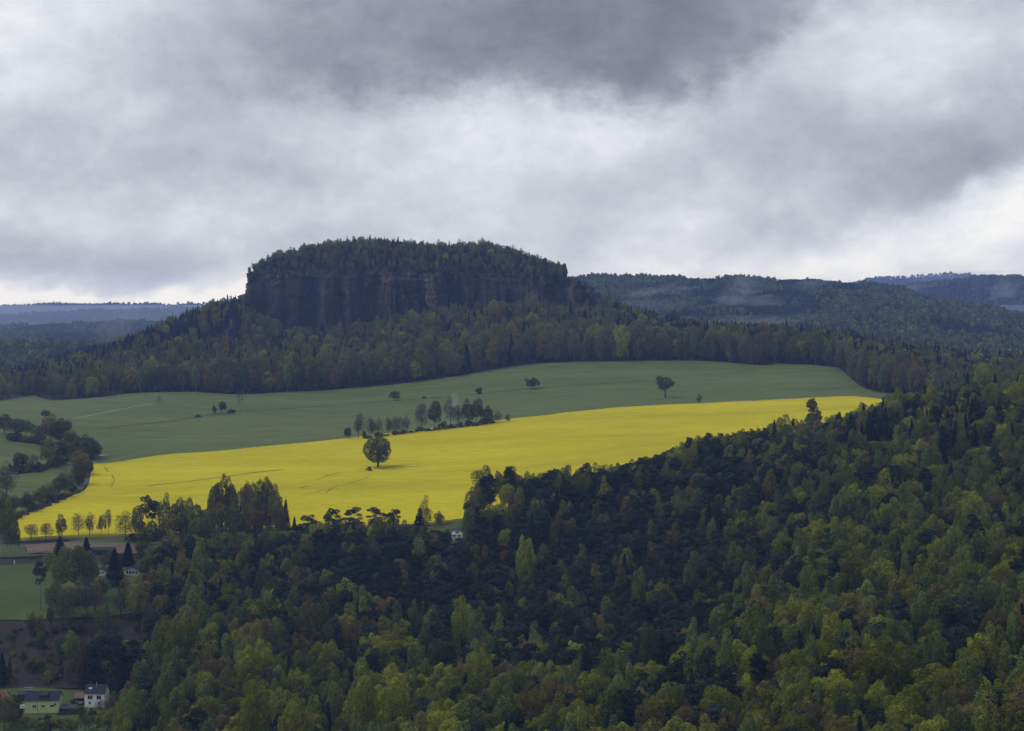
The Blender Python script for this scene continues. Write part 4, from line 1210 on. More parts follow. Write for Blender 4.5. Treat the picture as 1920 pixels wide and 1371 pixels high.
for i, (px, py, hp, wp, k, lb) in enumerate([
        (172, 1288, 84, 52, 'spruce', 'large black spruce behind the white house, left one'), (195, 1290, 100, 60, 'pine', 'dark broad pine behind the white house, tallest there'), (224, 1295, 92, 56, 'spruce', 'black spruce behind the white house, right one'), (246, 1290, 84, 52, 'pine', 'dark pine at the right end of the dark group'),
        (150, 1285, 70, 34, 'oak', 'dull green tree left of the black spruce group'), (133, 1270, 90, 40, 'birch', 'yellow-green birch on the slope left of the spruce group'), (120, 1240, 46, 40, 'bush', 'yellowish bush on the upper scrub slope'),
        (222, 1312, 76, 16, 'spruce', 'slim blue-grey spruce right of the white house'), (252, 1285, 50, 46, 'oak', 'dark olive tree at the right of the scrub slope'),
        (4, 1285, 60, 30, 'spruce', 'dark spruce at the left frame edge on the scrub slope'), (8, 1372, 70, 46, 'oak', 'dark tree at the lower left corner of the frame'), (250, 1350, 66, 50, 'oak', 'olive tree right of the white house garden'), (212, 1345, 40, 34, 'bare', 'brown shrubby tree before the white house'),
        (190, 1340, 28, 26, 'bare', 'low dark shrub tree hiding the white house corner'), (88, 1350, 10, 16, 'bush', 'dark round garden bush on the lawn before the green house'), (74, 1352, 7, 10, 'bush', 'small low garden bush before the green house'), (150, 1350, 28, 26, 'birch', 'green garden tree between the two lower houses')]):
    solo(px, py, hp, wp, k, lb, G6)
r_ = np.random.default_rng(9)
low = [(-8, 1350, 60, 34, 'oak'), (20, 1362, 34, 30, 'birch'), (34, 1352, 24, 24, 'bush'), (48, 1366, 26, 30, 'oak'), (66, 1374, 26, 30, 'birch'), (90, 1378, 30, 34, 'bush'), (112, 1374, 26, 26, 'oak'), (132, 1380, 34, 34, 'birch'),
       (160, 1374, 34, 36, 'bare'), (182, 1366, 30, 30, 'oak'), (204, 1374, 44, 38, 'birch'), (228, 1362, 50, 36, 'oak'), (172, 1348, 20, 20, 'bush'), (26, 1330, 26, 24, 'bush'), (14, 1338, 30, 26, 'oak'), (240, 1338, 44, 32, 'birch'), (136, 1322, 12, 14, 'bush'), (214, 1330, 34, 24, 'birch')]
for i, (px, py, hp, wp, k) in enumerate(sorted(low)):
    solo(px, py, hp, wp, k, f'{ {"oak": "olive tree", "birch": "green tree", "bush": "dark shrub", "bare": "brown tree"}[k]}, {ordn[i]} from left around the two lower gardens', 'garden trees round the lower houses')
terr = [(100, 1150, 60, 40, 'birch'), (128, 1162, 66, 40, 'oak'), (150, 1158, 58, 38, 'birch'), (178, 1150, 62, 36, 'oak'), (190, 1128, 46, 34, 'birch'), (176, 1092, 40, 30, 'birch'), (226, 1160, 50, 34, 'bare'), (252, 1158, 62, 40, 'birch'), (276, 1148, 66, 40, 'oak'),
        (268, 1126, 52, 36, 'birch'), (290, 1122, 60, 36, 'bare'), (300, 1096, 58, 36, 'oak'), (285, 1075, 52, 34, 'birch'), (310, 1070, 58, 36, 'oak'), (150, 1062, 36, 30, 'birch'), (128, 1058, 32, 26, 'bare'), (325, 1060, 56, 38, 'birch'), (92, 1070, 34, 26, 'oak'), (224, 1064, 26, 22, 'bare')]
for i, (px, py, hp, wp, k) in enumerate(sorted(terr)):
    solo(px, py, hp, wp, k, f'{ {"oak": "olive tree", "birch": "green tree", "bare": "brown tree"}[k]}, {ordn[i]} from left of loose trees round the terrace meadow', 'loose trees on the terrace meadow')
k = 0
bl = {}
for i in range(125):
    px, py = r_.uniform(-20, 280), r_.uniform(1175, 1282)
    bl.setdefault((int((py - 1175) // 22), int((px + 20) // 60)), []).append((px, py))
for b in bl:
    for j, (px, py) in enumerate(sorted(bl[b])):
        kd = 'bush' if r_.uniform() < .72 else ['birch', 'bare', 'oak'][int(r_.integers(3))]
        solo(px, py, r_.uniform(5, 17) if kd == 'bush' else r_.uniform(22, 48), r_.uniform(9, 24), kd, f"{'scrub bush' if kd == 'bush' else 'small scrub tree'}, {ordn[j % 20]} from left, {['topmost', 'second', 'middle', 'fourth', 'lowest'][b[0]]} slope row, {['at frame edge', 'over green house', 'over carport', 'over white house', 'over small hut'][b[1]]}", 'bushes on the scrub slope', mat=['bush', 'bare', 'oak', 'bush', 'birch'][int(r_.integers(5))])

# ------------------------------------------------------------------ which trees show: a coarse picture of the crowns, far to near
def visible_share():
    Wd, Hd = 960, 686
    buf = np.full((Hd, Wd), -1, np.int32)
    order = sorted(range(len(TREES)), key=lambda i: -TREES[i]['y'])
    for i in order:
        t = TREES[i]
        _, _, _, Hh, Ww = SPEC[t['kind']][t['var']]
        hh, ww = Hh * t['sz'], Ww * t['s']
        px = PX0 + F * t['x'] / t['y']; topy = PYH - F * (t['z'] + hh) / t['y']; boty = PYH - F * (t['z'] + hh * .2) / t['y']
        wp = F * ww / t['y']
        t['px'] = px; t['topy'] = topy
        x0, x1 = int((px - wp * .45) / 2), int((px + wp * .45) / 2) + 1
        y0, y1 = int(topy / 2), int(boty / 2) + 1
        x0, x1, y0, y1 = max(x0, 0), min(x1, Wd), max(y0, 0), min(y1, Hd)
        if x0 < x1 and y0 < y1:
            buf[y0:y1, x0:x1] = i
    return np.bincount(buf[buf >= 0], minlength=len(TREES))
VIS = visible_share()
for i, t in enumerate(TREES): t['vis'] = int(VIS[i])

LAND = ['green house', 'white house', 'tall birch clump', 'conical spruces', 'lone rapeseed tree', 'wood corner', 'middle rapeseed', 'cliff end', 'field oak', 'two-tiered oak', 'rapeseed tip', 'frame edge']
TONE = {'beech': 'yellow-green beech', 'birch': 'soft green birch', 'oak': 'olive-brown budding oak', 'pine': 'blue-green pine', 'spruce': 'dark pointed spruce', 'bare': 'brown leafless tree'}
def zone(t):
    c = int(min(11, max(0, t['px'] // 160)))
    if t['region'] == 'near':
        b = int(min(9, max(0, (t['topy'] - 700) // 68)))
        row = f'{ordn[b]} near-wood row'
    elif t['region'] == 'plateau':
        row = 'plateau wood'
    else:
        b = int(min(5, max(0, (t['topy'] - 520) // 34)))
        row = f'{ordn[b]} mountain-wood row'
    return (t['region'], c, row)

def build_forest():
    inds, rest = [], []
    for kind in ('beech', 'birch', 'oak', 'pine', 'spruce', 'bare'):
        ids = sorted([i for i, t in enumerate(TREES) if t['kind'] == kind], key=lambda i: -TREES[i]['vis'])
        have = sum(1 for o in SC.objects if o.parent is None and o.name.startswith(KINDNAME[kind]))
        n = 285 - have - (120 if kind in ('birch', 'pine') else 0)
        sel = [i for i in ids[:n] if TREES[i]['vis'] > 12]
        inds += sel
        ss = set(sel)
        rest += [i for i in ids if i not in ss and (TREES[i]['vis'] > 0 or rng.uniform() < .8)]
    cells = {}
    for i in inds:
        t = TREES[i]
        cells.setdefault((t['kind'],) + zone(t), []).append(i)
    for (kind, region, c, row), ids in cells.items():
        ids.sort(key=lambda i: TREES[i]['px'])
        for j, i in enumerate(ids):
            t = TREES[i]
            nm = TONE[kind]
            lb = f'{nm}, {ordn[min(j, 19)]} from left, {row}, {"under" if region == "near" else "over"} {LAND[c]}'
            inst(kind, t['var'], t['x'], t['y'], t['z'], t['s'], t['sz'], t['rot'], lb, {'near': 'trees of the near wood', 'talus': 'trees of the wood round the table mountain', 'plateau': 'trees on the plateau'}[region] + f' ({nm})')
    return rest

def instancer(name, rows, kinds, label, cat):
    """one object of points that carries trees by geometry nodes"""
    n = len(rows)
    me = bpy.data.meshes.new(name)
    me.vertices.add(n)
    me.vertices.foreach_set('co', np.array([(t['x'], t['y'], t['z']) for t in rows], np.float32).ravel())
    coll = bpy.data.collections.new(name + '_templates')
    order = []
    for kd in kinds:
        for v, sp in enumerate(SPEC[kd]):
            o = bpy.data.objects.new(f'tpl_{len(order):03d}_{kd}', sp[2])
            coll.objects.link(o)
            order.append((kd, v))
    ix = {k: i for i, k in enumerate(order)}
    a = me.attributes.new('pick', 'INT', 'POINT'); a.data.foreach_set('value', np.array([ix[(t['kind'], t['var'])] for t in rows], np.int32))
    a = me.attributes.new('rz', 'FLOAT', 'POINT'); a.data.foreach_set('value', np.array([t['rot'] for t in rows], np.float32))
    a = me.attributes.new('sc', 'FLOAT_VECTOR', 'POINT'); a.data.foreach_set('vector', np.array([(t['s'], t['s'], t['sz']) for t in rows], np.float32).ravel())
    me.update()
    ng = bpy.data.node_groups.new(name + '_gn', 'GeometryNodeTree')
    ng.interface.new_socket('Geometry', in_out='INPUT', socket_type='NodeSocketGeometry')
    ng.interface.new_socket('Geometry', in_out='OUTPUT', socket_type='NodeSocketGeometry')
    N, L = ng.nodes.new, ng.links.new
    gi, go = N('NodeGroupInput'), N('NodeGroupOutput')
    ip = N('GeometryNodeInstanceOnPoints')
    ci = N('GeometryNodeCollectionInfo'); ci.inputs['Collection'].default_value = coll
    ci.inputs['Separate Children'].default_value = True; ci.inputs['Reset Children'].default_value = True
    def at(nm, ty):
        q = N('GeometryNodeInputNamedAttribute'); q.data_type = ty; q.inputs['Name'].default_value = nm
        return [s for s in q.outputs if s.enabled and s.name == 'Attribute'][0]
    L(gi.outputs[0], ip.inputs['Points']); L(ci.outputs[0], ip.inputs['Instance'])
    ip.inputs['Pick Instance'].default_value = True
    L(at('pick', 'INT'), ip.inputs['Instance Index'])
    cx = N('ShaderNodeCombineXYZ'); L(at('rz', 'FLOAT'), cx.inputs[2])
    L(cx.outputs[0], ip.inputs['Rotation'])
    L(at('sc', 'FLOAT_VECTOR'), ip.inputs['Scale'])
    L(ip.outputs[0], go.inputs[0])
    o = bpy.data.objects.new(name, me)
    md = o.modifiers.new('trees', 'NODES'); md.node_group = ng
    link(o)
    tag(o, label, cat, kind='stuff')
    return o

rest = build_forest()
instancer('woodland', [TREES[i] for i in rest], ['beech', 'birch', 'oak', 'pine', 'spruce', 'bare'], 'mixed spring woodland filling in behind the nearer trees and up the mountain', 'woodland')

def far_forest():
    r = np.random.default_rng(5)
    rows = []
    for y0, y1, sp, sc in ((2060, 3000, 8.0, .85), (3000, 4000, 8.6, .72), (4000, 5800, 11, .85), (5800, 10800, 26, 1.3)):
        P = forest_points(-230, 2160, y0, y1, sp, r)
        z = H(P[:, 0], P[:, 1])
        patch = fbm(P[:, 0] / 90, P[:, 1] / 140, 50, 3)
        open_ = fbm(P[:, 0] / 220, P[:, 1] / 300, 60, 2)
        for (x, y), zz, pt, op in zip(P, z, patch, open_):
            if y < 2300 and zz < -93 and op > .25: continue
            con = pt * 1.3 + r.normal() * .14 < .08 + .25 * op
            v = int(r.integers(3, 6)) if con else int(r.integers(0, 3))
            s = sc * r.uniform(.7, 1.15)
            rows.append(dict(kind='far', var=v, x=x, y=y, z=zz - .5, s=s * (1.1 if con else .95), sz=s * r.uniform(.95, 1.3), rot=r.uniform(0, 6.28)))
    return rows
FR = far_forest()
instancer('distant_wood', FR, ['far'], 'blue-hazed distant forest covering the hills beyond the table mountain', 'forest')
print('TREES', len(TREES), 'rest', len(rest), 'far', len(FR))

# ------------------------------------------------------------------ HOUSES AND SMALL THINGS
def plain(name, col, rough=.7, spec=.2, var=.12, scale=1.2, metallic=0.0):
    c = tuple(x * (1 - var) for x in col); d = tuple(min(1, x * (1 + var)) for x in col)
    return surf_mat(name, [c, d], scale, rough=rough, spec=spec, amt2=.08, scale2=6, metallic=metallic)
M['greenwall'] = plain('green_render', (.52, .64, .28))
M['whitewall'] = plain('white_render', (.80, .80, .76))
M['creamwall'] = plain('cream_boards', (.62, .61, .52))
M['slate'] = plain('slate_roof', (.026, .033, .048), .9, .12, .2)
M['darkroof'] = plain('dark_roof', (.030, .032, .040), .7, .2, .2)
M['redroof'] = plain('red_tiles', (.26, .095, .06), .8, .1, .2)
M['brownroof'] = plain('brown_roof', (.13, .095, .085), .8, .1, .2)
M['greyroof'] = plain('grey_felt_roof', (.055, .055, .068), .9, .1)
M['brown'] = plain('brown_boards', (.09, .055, .04))
M['darkwood'] = plain('dark_boards', (.035, .028, .022))
M['frame'] = plain('window_frame', (.6, .6, .58))
M['glass'] = plain('window_glass', (.018, .02, .026), .08, .9)
M['skyglass'] = plain('skylight_glass', (.5, .53, .56), .06, 1.0, metallic=.9)
M['metal'] = plain('flue_metal', (.35, .36, .38), .4, .5, metallic=.6)
M['rubber'] = plain('tyre_rubber', (.02, .02, .02))

def box(bm, x0, x1, y0, y1, z0, z1):
    v = [bm.verts.new(p) for p in ((x0, y0, z0), (x1, y0, z0), (x1, y1, z0), (x0, y1, z0), (x0, y0, z1), (x1, y0, z1), (x1, y1, z1), (x0, y1, z1))]
    for f in ((3, 2, 1, 0), (4, 5, 6, 7), (0, 1, 5, 4), (1, 2, 6, 5), (2, 3, 7, 6), (3, 0, 4, 7)):
        bm.faces.new([v[i] for i in f])

def prism(bm, prof, a, b, axis='x'):
    """profile in the other axis and z, swept from A to B along AXIS"""
    def P(t, q): return (t, q[0], q[1]) if axis == 'x' else (q[0], t, q[1])
    A = [bm.verts.new(P(a, q)) for q in prof]; B = [bm.verts.new(P(b, q)) for q in prof]
    n = len(prof)
    bm.faces.new(A); bm.faces.new(B[::-1])
    for i in range(n):
        bm.faces.new([A[(i + 1) % n], A[i], B[i], B[(i + 1) % n]])

def part(name, mat, parent, build, bevel=0.0):
    bm = bmesh.new(); build(bm)
    bmesh.ops.recalc_face_normals(bm, faces=bm.faces)
    me = bpy.data.meshes.new(name); bm.to_mesh(me); bm.free()
    me.materials.append(M[mat])
    o = bpy.data.objects.new(name, me); link(o, parent)
    if bevel:
        b = o.modifiers.new('bevel', 'BEVEL'); b.width = bevel; b.segments = 2
    return o

def root(name, label, cat, px, py, rot=0.0, y=None, sink=.0, group=None):
    if y is None: x, y = hit(px, py)
    else: x = (px - PX0) * y / F
    e = bpy.data.objects.new(name, None); e.empty_display_size = 1; link(e)
    e.location = (x, y, h1(x, y) + .3 - sink); e.rotation_euler = (0, 0, R(rot))
    tag(e, label, cat, group)
    return e

def window(par, x, z, w, h, yf, cols=2, glass='glass', frame='frame', pos='front'):
    def fr(bm):
        t = .09
        box(bm, x - w / 2 - t, x + w / 2 + t, yf - .07, yf + .02, z - t, z); box(bm, x - w / 2 - t, x + w / 2 + t, yf - .07, yf + .02, z + h, z + h + t)
        box(bm, x - w / 2 - t, x - w / 2, yf - .07, yf + .02, z, z + h); box(bm, x + w / 2, x + w / 2 + t, yf - .07, yf + .02, z, z + h)
        for i in range(1, cols):
            c = x - w / 2 + w * i / cols
            box(bm, c - .04, c + .04, yf - .06, yf + .02, z, z + h)
    f = part('window', frame, par, fr)
    part('pane', glass, f, lambda bm: box(bm, x - w / 2, x + w / 2, yf - .03, yf + .01, z, z + h))
    part('sill', frame, f, lambda bm: box(bm, x - w / 2 - .15, x + w / 2 + .15, yf - .16, yf - .002, z - .16, z - .092))
    return f

def gable_side(par, w, d, hw, hr, wall, roofm, over=.35, th=.16, base=1.5):
    """ridge runs left-right; the eave faces the view"""
    part('wall', wall, par, lambda bm: prism(bm, [(-d / 2, -base), (d / 2, -base), (d / 2, hw), (0, hw + hr - .02), (-d / 2, hw)], -w / 2, w / 2, 'x'))
    k = hr / (d / 2)
    def rf(bm):
        e = over
        pr = [(-d / 2 - e, hw - e * k), (0, hw + hr), (d / 2 + e, hw - e * k), (d / 2 + e, hw - e * k + th), (0, hw + hr + th), (-d / 2 - e, hw - e * k + th)]
        prism(bm, pr, -w / 2 - over, w / 2 + over, 'x')
    r = part('roof', roofm, par, rf)
    part('gutter', 'metal', par, lambda bm: box(bm, -w / 2 - over, w / 2 + over, -d / 2 - over - .14, -d / 2 - over - .003, hw - over * k - .05, hw - over * k + .08))
    return r, k

def gable_front(par, w, d, hw, hr, wall, roofm, over=.5, th=.16, base=1.5):
    part('wall', wall, par, lambda bm: prism(bm, [(-w / 2, -base), (w / 2, -base), (w / 2, hw), (0, hw + hr - .02), (-w / 2, hw)], -d / 2, d / 2, 'y'))
    k = hr / (w / 2)
    def rf(bm):
        e = over
        prism(bm, [(-w / 2 - e, hw - e * k), (0, hw + hr), (w / 2 + e, hw - e * k), (w / 2 + e, hw - e * k + th), (0, hw + hr + th), (-w / 2 - e, hw - e * k + th)], -d / 2 - over, d / 2 + over, 'y')
    return part('roof', roofm, par, rf), k

def on_roof(par, rf, k, d, hw, x, t, wd, ln, name, mat, up=.2, base=.1):
    """flat panel lying on the front slope at fraction T up from the eave"""
    y0 = -d / 2 * (1 - t); z0 = hw + (y0 + d / 2) * k
    y1 = y0 + ln; z1 = z0 + ln * k
    n = up
    part(name, mat, rf, lambda bm: prism(bm, [(y0, z0 + base), (y1, z1 + base), (y1, z1 + base + n), (y0, z0 + base + n)], x - wd / 2, x + wd / 2, 'x'))

# green house
h = root('green_house', 'pale green rendered house with slate roof and a brown dormer', 'house', 82, 1331, 3)
h.scale = (.92, .92, .92)
d, hw = 7.6, 4.3
rf, k = gable_side(h, 13.2, d, hw, 2.7, 'greenwall', 'slate')
window(h, -2.9, 1.5, 1.5, .95, -d / 2); window(h, .6, 1.5, 1.5, .95, -d / 2, glass='skyglass'); window(h, 4.1, 1.6, 1.5, .95, -d / 2)
part('downpipe', 'darkwood', h, lambda bm: box(bm, -1.75, -1.62, -d / 2 - .13, -d / 2 - .004, 0, hw))
dm = part('dormer', 'brown', h, lambda bm: box(bm, -.9, 2.1, -d / 2 + .35, -.4, hw + .1, hw + 1.75))
part('dormer_roof', 'slate', dm, lambda bm: prism(bm, [(-d / 2 + .0, hw + 1.76), (0.2, hw + 2.65), (0.2, hw + 2.8), (-d / 2 + .0, hw + 1.92)], -1.1, 2.3, 'x'))
for q in (-.3, .6, 1.5):
    part('window', 'glass', dm, lambda bm: box(bm, q - .3, q + .3, -d / 2 + .31, -d / 2 + .36, hw + .75, hw + 1.55))
ds = part('satellite_dish', 'darkwood', h, lambda bm: bmesh.ops.create_cone(bm, cap_ends=True, segments=20, radius1=.42, radius2=.1, depth=.16))
ds.location = (5.35, -d / 2 - .3, 2.75); ds.rotation_euler = (R(80), 0, R(20))

# white house
h = root('white_house', 'tall white house with slate roof, two bright skylights and a steel flue', 'house', 182, 1322, -4)
h.scale = (.86, .86, .86)
d, hw = 7.4, 5.4
rf, k = gable_side(h, 8.6, d, hw, 3.0, 'whitewall', 'slate')
for q in (-2.4, -1.3, 1.4, 2.4): window(h, q, 3.1, .72, 1.25, -d / 2, 1, frame='brown')
window(h, -2.0, .8, 1.0, 1.0, -d / 2); window(h, 2.0, .8, 1.0, 1.0, -d / 2)
for q in (-2.75, -2.0): on_roof(h, rf, k, d, hw, q, .42, .55, .75, 'skylight', 'skyglass', .12)
on_roof(h, rf, k, d, hw, 2.2, .62, .55, .55, 'skylight', 'slate', .14)
part('chimney', 'brown', rf, lambda bm: box(bm, -3.4, -2.8, .9, 1.5, hw + 1.6, hw + 4.3))
part('flue', 'metal', rf, lambda bm: (box(bm, .1, .45, -1.4, -1.05, hw + 1.3, hw + 4.1), box(bm, .02, .53, -1.48, -.97, hw + 4.102, hw + 4.25)))

# red roof at the frame edge
h = root('red_roofed_house', 'low house with a red tiled roof cut by the left frame edge', 'house', 0, 1318, -8)
gable_side(h, 5.0, 6, 1.9, 2.2, 'creamwall', 'redroof'); window(h, .8, .6, .9, .9, -3)
# carport with a car
def car(px, py, col, label, rot, y=None, off=None):
    M['paint'] = None
    e = root('parked_car', label, 'car', px, py, rot, y=y, sink=.0)
    M['carpaint_' + col] = plain('car_paint_' + col, {'dark': (.03, .035, .05), 'white': (.7, .7, .7), 'silver': (.3, .31, .33)}[col], .3, .6)
    cp = 'carpaint_' + col
    part('body', cp, e, lambda bm: prism(bm, [(-2.1, .35), (2.1, .35), (2.15, .75), (1.9, .92), (-1.2, .95), (-2.05, .82)], -.86, .86, 'y') if False else prism(bm, [(-2.1, .32), (2.1, .32), (2.15, .72), (1.95, .92), (1.0, .98), (-1.0, .98), (-2.05, .82)], -.86, .86, 'y'), .06)
    part('cabin', 'glass', e, lambda bm: prism(bm, [(-1.05, .97), (1.6, .97), (1.15, 1.40), (-.45, 1.40)], -.74, .74, 'y'), .05)
    part('roof', cp, e, lambda bm: box(bm, -.5, 1.2, -.72, .72, 1.402, 1.46), .03)
    for sx in (-1.35, 1.35):
        for sy in (-.82, .82):
            w_ = part('wheel', 'rubber', e, lambda bm: bmesh.ops.create_cone(bm, cap_ends=True, segments=18, radius1=.33, radius2=.33, depth=.2))
            w_.rotation_euler = (R(90), 0, 0); w_.location = (sx, sy, .33)
            part('rim', 'metal', w_, lambda bm: bmesh.ops.create_cone(bm, cap_ends=True, segments=14, radius1=.2, radius2=.2, depth=.215))
    return e
h = root('carport', 'open carport with a brown roof between the green and white houses', 'carport', 151, 1320, 4)
part('roof', 'brownroof', h, lambda bm: prism(bm, [(-2.4, 2.2), (2.4, 3.3), (2.4, 3.46), (-2.4, 2.36)], -2.2, 2.2, 'x'))
for sx in (-2.0, 2.0):
    for sy in (-2.1, 2.1): part('post', 'darkwood', h, lambda bm: box(bm, sx - .07, sx + .07, sy - .07, sy + .07, -.5, 2.25 if sy < 0 else 3.2))
part('back_wall', 'darkwood', h, lambda bm: box(bm, -2.0, 2.0, 2.18, 2.26, -.5, 3.1))
car(152, 1320, 'silver', 'silver car standing in shade under the brown carport roof', 95)
# grey garage with a dark car before it
h = root('flat_garage', 'low garage with a wide grey felt roof right of the green house', 'garage', 128, 1338, 2)
part('wall', 'darkwood', h, lambda bm: box(bm, -2.4, 2.6, -1.8, 2.6, -1, 1.9))
part('roof', 'greyroof', h, lambda bm: prism(bm, [(-2.2, 1.905), (3.0, 2.3), (3.0, 2.45), (-2.2, 2.05)], -2.9, 2.9, 'x'))
part('door', 'brown', h, lambda bm: box(bm, .2, 2.2, -1.86, -1.803, -.2, 1.7))
car(118, 1342, 'dark', 'dark car parked before the grey garage roof', 8)
# white camper at the green house's left end
e = root('white_trailer', 'small white box trailer at the left end of the green house', 'trailer', 43, 1332, 12)
part('body', 'whitewall', e, lambda bm: box(bm, -1.1, 1.1, -.8, .8, .45, 1.35), .08)
part('lid', 'frame', e, lambda bm: box(bm, -1.15, 1.15, -.85, .85, 1.352, 1.62), .08)
for sx in (-.8, .8):
    w_ = part('wheel', 'rubber', e, lambda bm: bmesh.ops.create_cone(bm, cap_ends=True, segments=16, radius1=.3, radius2=.3, depth=.2)); w_.rotation_euler = (R(90), 0, 0); w_.location = (sx * .3, sx, .3)
# sheds behind
h = root('garden_shed', 'dark garden shed just above the left end of the green house roof', 'shed', 42, 1313, 5)
part('wall', 'darkwood', h, lambda bm: box(bm, -1.6, 1.6, -1.3, 1.3, -1, 2.0))
part('roof', 'darkroof', h, lambda bm: prism(bm, [(-1.6, 1.95), (1.6, 2.5), (1.6, 2.62), (-1.6, 2.07)], -1.9, 1.9, 'x'))
part('door', 'brown', h, lambda bm: box(bm, -.5, .4, -1.36, -1.303, 0, 1.8))
h = root('greenhouse', 'small pale framed greenhouse behind the green house roof', 'greenhouse', 54, 1304, 6)
def gh(bm):
    for x in (-1.6, -.8, 0, .8, 1.6):
        for yy in (-1.1, 1.1): box(bm, x - .05, x + .05, yy - .05, yy + .05, -.4, 1.9)
    for yy in (-1.1, 1.1): box(bm, -1.65, 1.65, yy - .06, yy + .06, 1.902, 2.02)
    box(bm, -1.65, 1.65, -.05, .05, 2.6, 2.7)
part('frame', 'creamwall', h, gh)
part('glazing', 'glass', h, lambda bm: prism(bm, [(-1.03, 0), (1.03, 0), (1.03, 1.9), (0, 2.58), (-1.03, 1.9)], -1.54, 1.54, 'x'))
h = root('small_hut', 'small brown hut with grey roof half hidden right of the blue spruce', 'hut', 228, 1306, -15)
gable_side(h, 3.2, 3, 1.9, .8, 'brown', 'greyroof')
# terrace houses
h = root('small_bungalow', 'little bungalow with pale gable wall and dark flat-pitched roof, left one', 'bungalow', 191, 1079, 4)
gable_front(h, 3.9, 6, 2.2, .8, 'creamwall', 'slate', .5); window(h, -.8, .9, .9, .8, -3); window(h, .8, .9, .7, .8, -3)
h = root('small_bungalow', 'wider bungalow with dark roof and brown and white gable, right one', 'bungalow', 253, 1077, -6)
gable_front(h, 6.8, 8, 2.1, 1.3, 'creamwall', 'slate', .7)
for q in (-2.2, -.8, .6, 2.0): window(h, q, .7, .75, 1.0, -4, 1, frame='brown')
h = root('long_shed', 'long low dark shed with blue-grey roof on the bare yard', 'shed', 194, 1040, 2, sink=0)
part('wall', 'darkwood', h, lambda bm: box(bm, -5.3, 5.3, -2, 2, -1, 1.9))
part('roof', 'slate', h, lambda bm: prism(bm, [(-2.5, 1.905), (2.5, 2.7), (2.5, 2.85), (-2.5, 2.05)], -5.8, 5.8, 'x'))
for q in (-3, 0, 3): part('door', 'brown', h, lambda bm: box(bm, q - .9, q + .9, -2.06, -2.003, -.1, 1.7))
h = root('garden_hut', 'small hut with reddish roof between yard spruces', 'hut', 146, 1040, 10)
gable_side(h, 2.6, 2.6, 1.8, .8, 'creamwall', 'brownroof')
# white house at the wood corner and others glimpsed between the pines
h = root('white_villa', 'white house with upper storey half hidden by the rounded wood corner', 'house', 859, 1010, -14)
h.scale = (.8, .8, .78)
part('wall', 'whitewall', h, lambda bm: box(bm, -3.2, 3.2, -2.5, 2.5, -3, 2.6))
part('upper_wall', 'whitewall', h, lambda bm: box(bm, -2.6, 2.9, -1.8, 2.4, 2.602, 4.2))
part('roof', 'greyroof', h, lambda bm: prism(bm, [(-2.2, 4.202), (2.8, 4.9), (2.8, 5.05), (-2.2, 4.36)], -3.0, 3.2, 'x'))
window(h, -1.5, .9, 1.2, 1.1, -2.5); window(h, 1.2, .9, 1.2, 1.1, -2.5); window(h, 0, 2.95, 1.6, .7, -1.8, 3)
h = root('white_bungalow', 'white walled bungalow glimpsed under the ragged dark edge pines', 'bungalow', 577, 1018, 5, y=842)
gable_side(h, 5, 5, 2.6, 1.4, 'whitewall', 'greyroof'); window(h, -1.2, .9, .9, 1.0, -2.5); window(h, 1.2, .9, .9, 1.0, -2.5)
h = root('white_cabin', 'tiny white cabin glimpsed below the broad pine pair', 'cabin', 693, 1014, -5, y=846)
gable_side(h, 3, 3, 2.1, .8, 'whitewall', 'darkroof'); window(h, 0, .8, .9, .9, -1.5)
car(192, 857, 'white', 'white car on the field road at the end of the upper hedge', 25)
h = root('marker_post', 'small white marker post on the bank above the meadow', 'post', 27, 1058, 0)
part('shaft', 'whitewall', h, lambda bm: box(bm, -.18, .18, -.12, .12, -.2, 1.2), .03)
part('cap', 'frame', h, lambda bm: box(bm, -.24, .24, -.18, .18, 1.202, 1.34), .03)

# plants rooted on the ledges of the cliffs
def ledge_plants():
    from mathutils.bvhtree import BVHTree
    o = bpy.data.objects['table_mountain']
    bv = BVHTree.FromPolygons([v.co for v in o.data.vertices], [tuple(p.vertices) for p in o.data.polygons])
    r = np.random.default_rng(66)
    spots = []
    for cx, cy, sx, sy, n in ((500, 512, 22, 12, 26), (545, 515, 18, 10, 16), (600, 510, 20, 5, 6), (900, 500, 60, 8, 26), (1000, 508, 30, 8, 20), (1040, 525, 15, 8, 8), (800, 512, 50, 6, 12), (700, 500, 60, 4, 12), (960, 540, 60, 12, 14), (470, 520, 6, 12, 7), (860, 545, 40, 10, 14), (930, 530, 60, 14, 24), (1030, 540, 40, 10, 16), (680, 560, 70, 20, 8), (1090, 520, 14, 3, 4), (760, 540, 100, 14, 12)):
        for _ in range(int(n * 1.9)): spots.append((r.normal(cx, sx), r.normal(cy, sy)))
    spots.sort()
    n = 0
    for px, py in spots:
        d = Vector(((px - PX0) / F, 1, -(py - PYH) / F)).normalized()
        loc, nrm, i, dist = bv.ray_cast(Vector((0, 0, 0)), d)
        if loc is None: continue
        k = ['birch', 'bush', 'birch', 'pine', 'pine'][int(r.integers(5))]
        s = r.uniform(.32, .58) if k != 'bush' else r.uniform(.9, 1.6)
        v = int(r.integers(len(SPEC[k])))
        row = 'upper' if py < 512 else 'middle' if py < 530 else 'lower'
        LEDGE.setdefault((row, k, int(px // 80)), []).append((px, k, v, loc, s))
LEDGE = {}
ledge_plants()
CL = {5: 'at the left corner', 6: 'left of the pale tower', 7: 'above the pale tower', 8: 'right of the pale tower', 9: 'left of mid cliff', 10: 'at mid cliff', 11: 'right of mid cliff', 12: 'below the right shoulder', 13: 'near the right end', 14: 'on the right tip'}
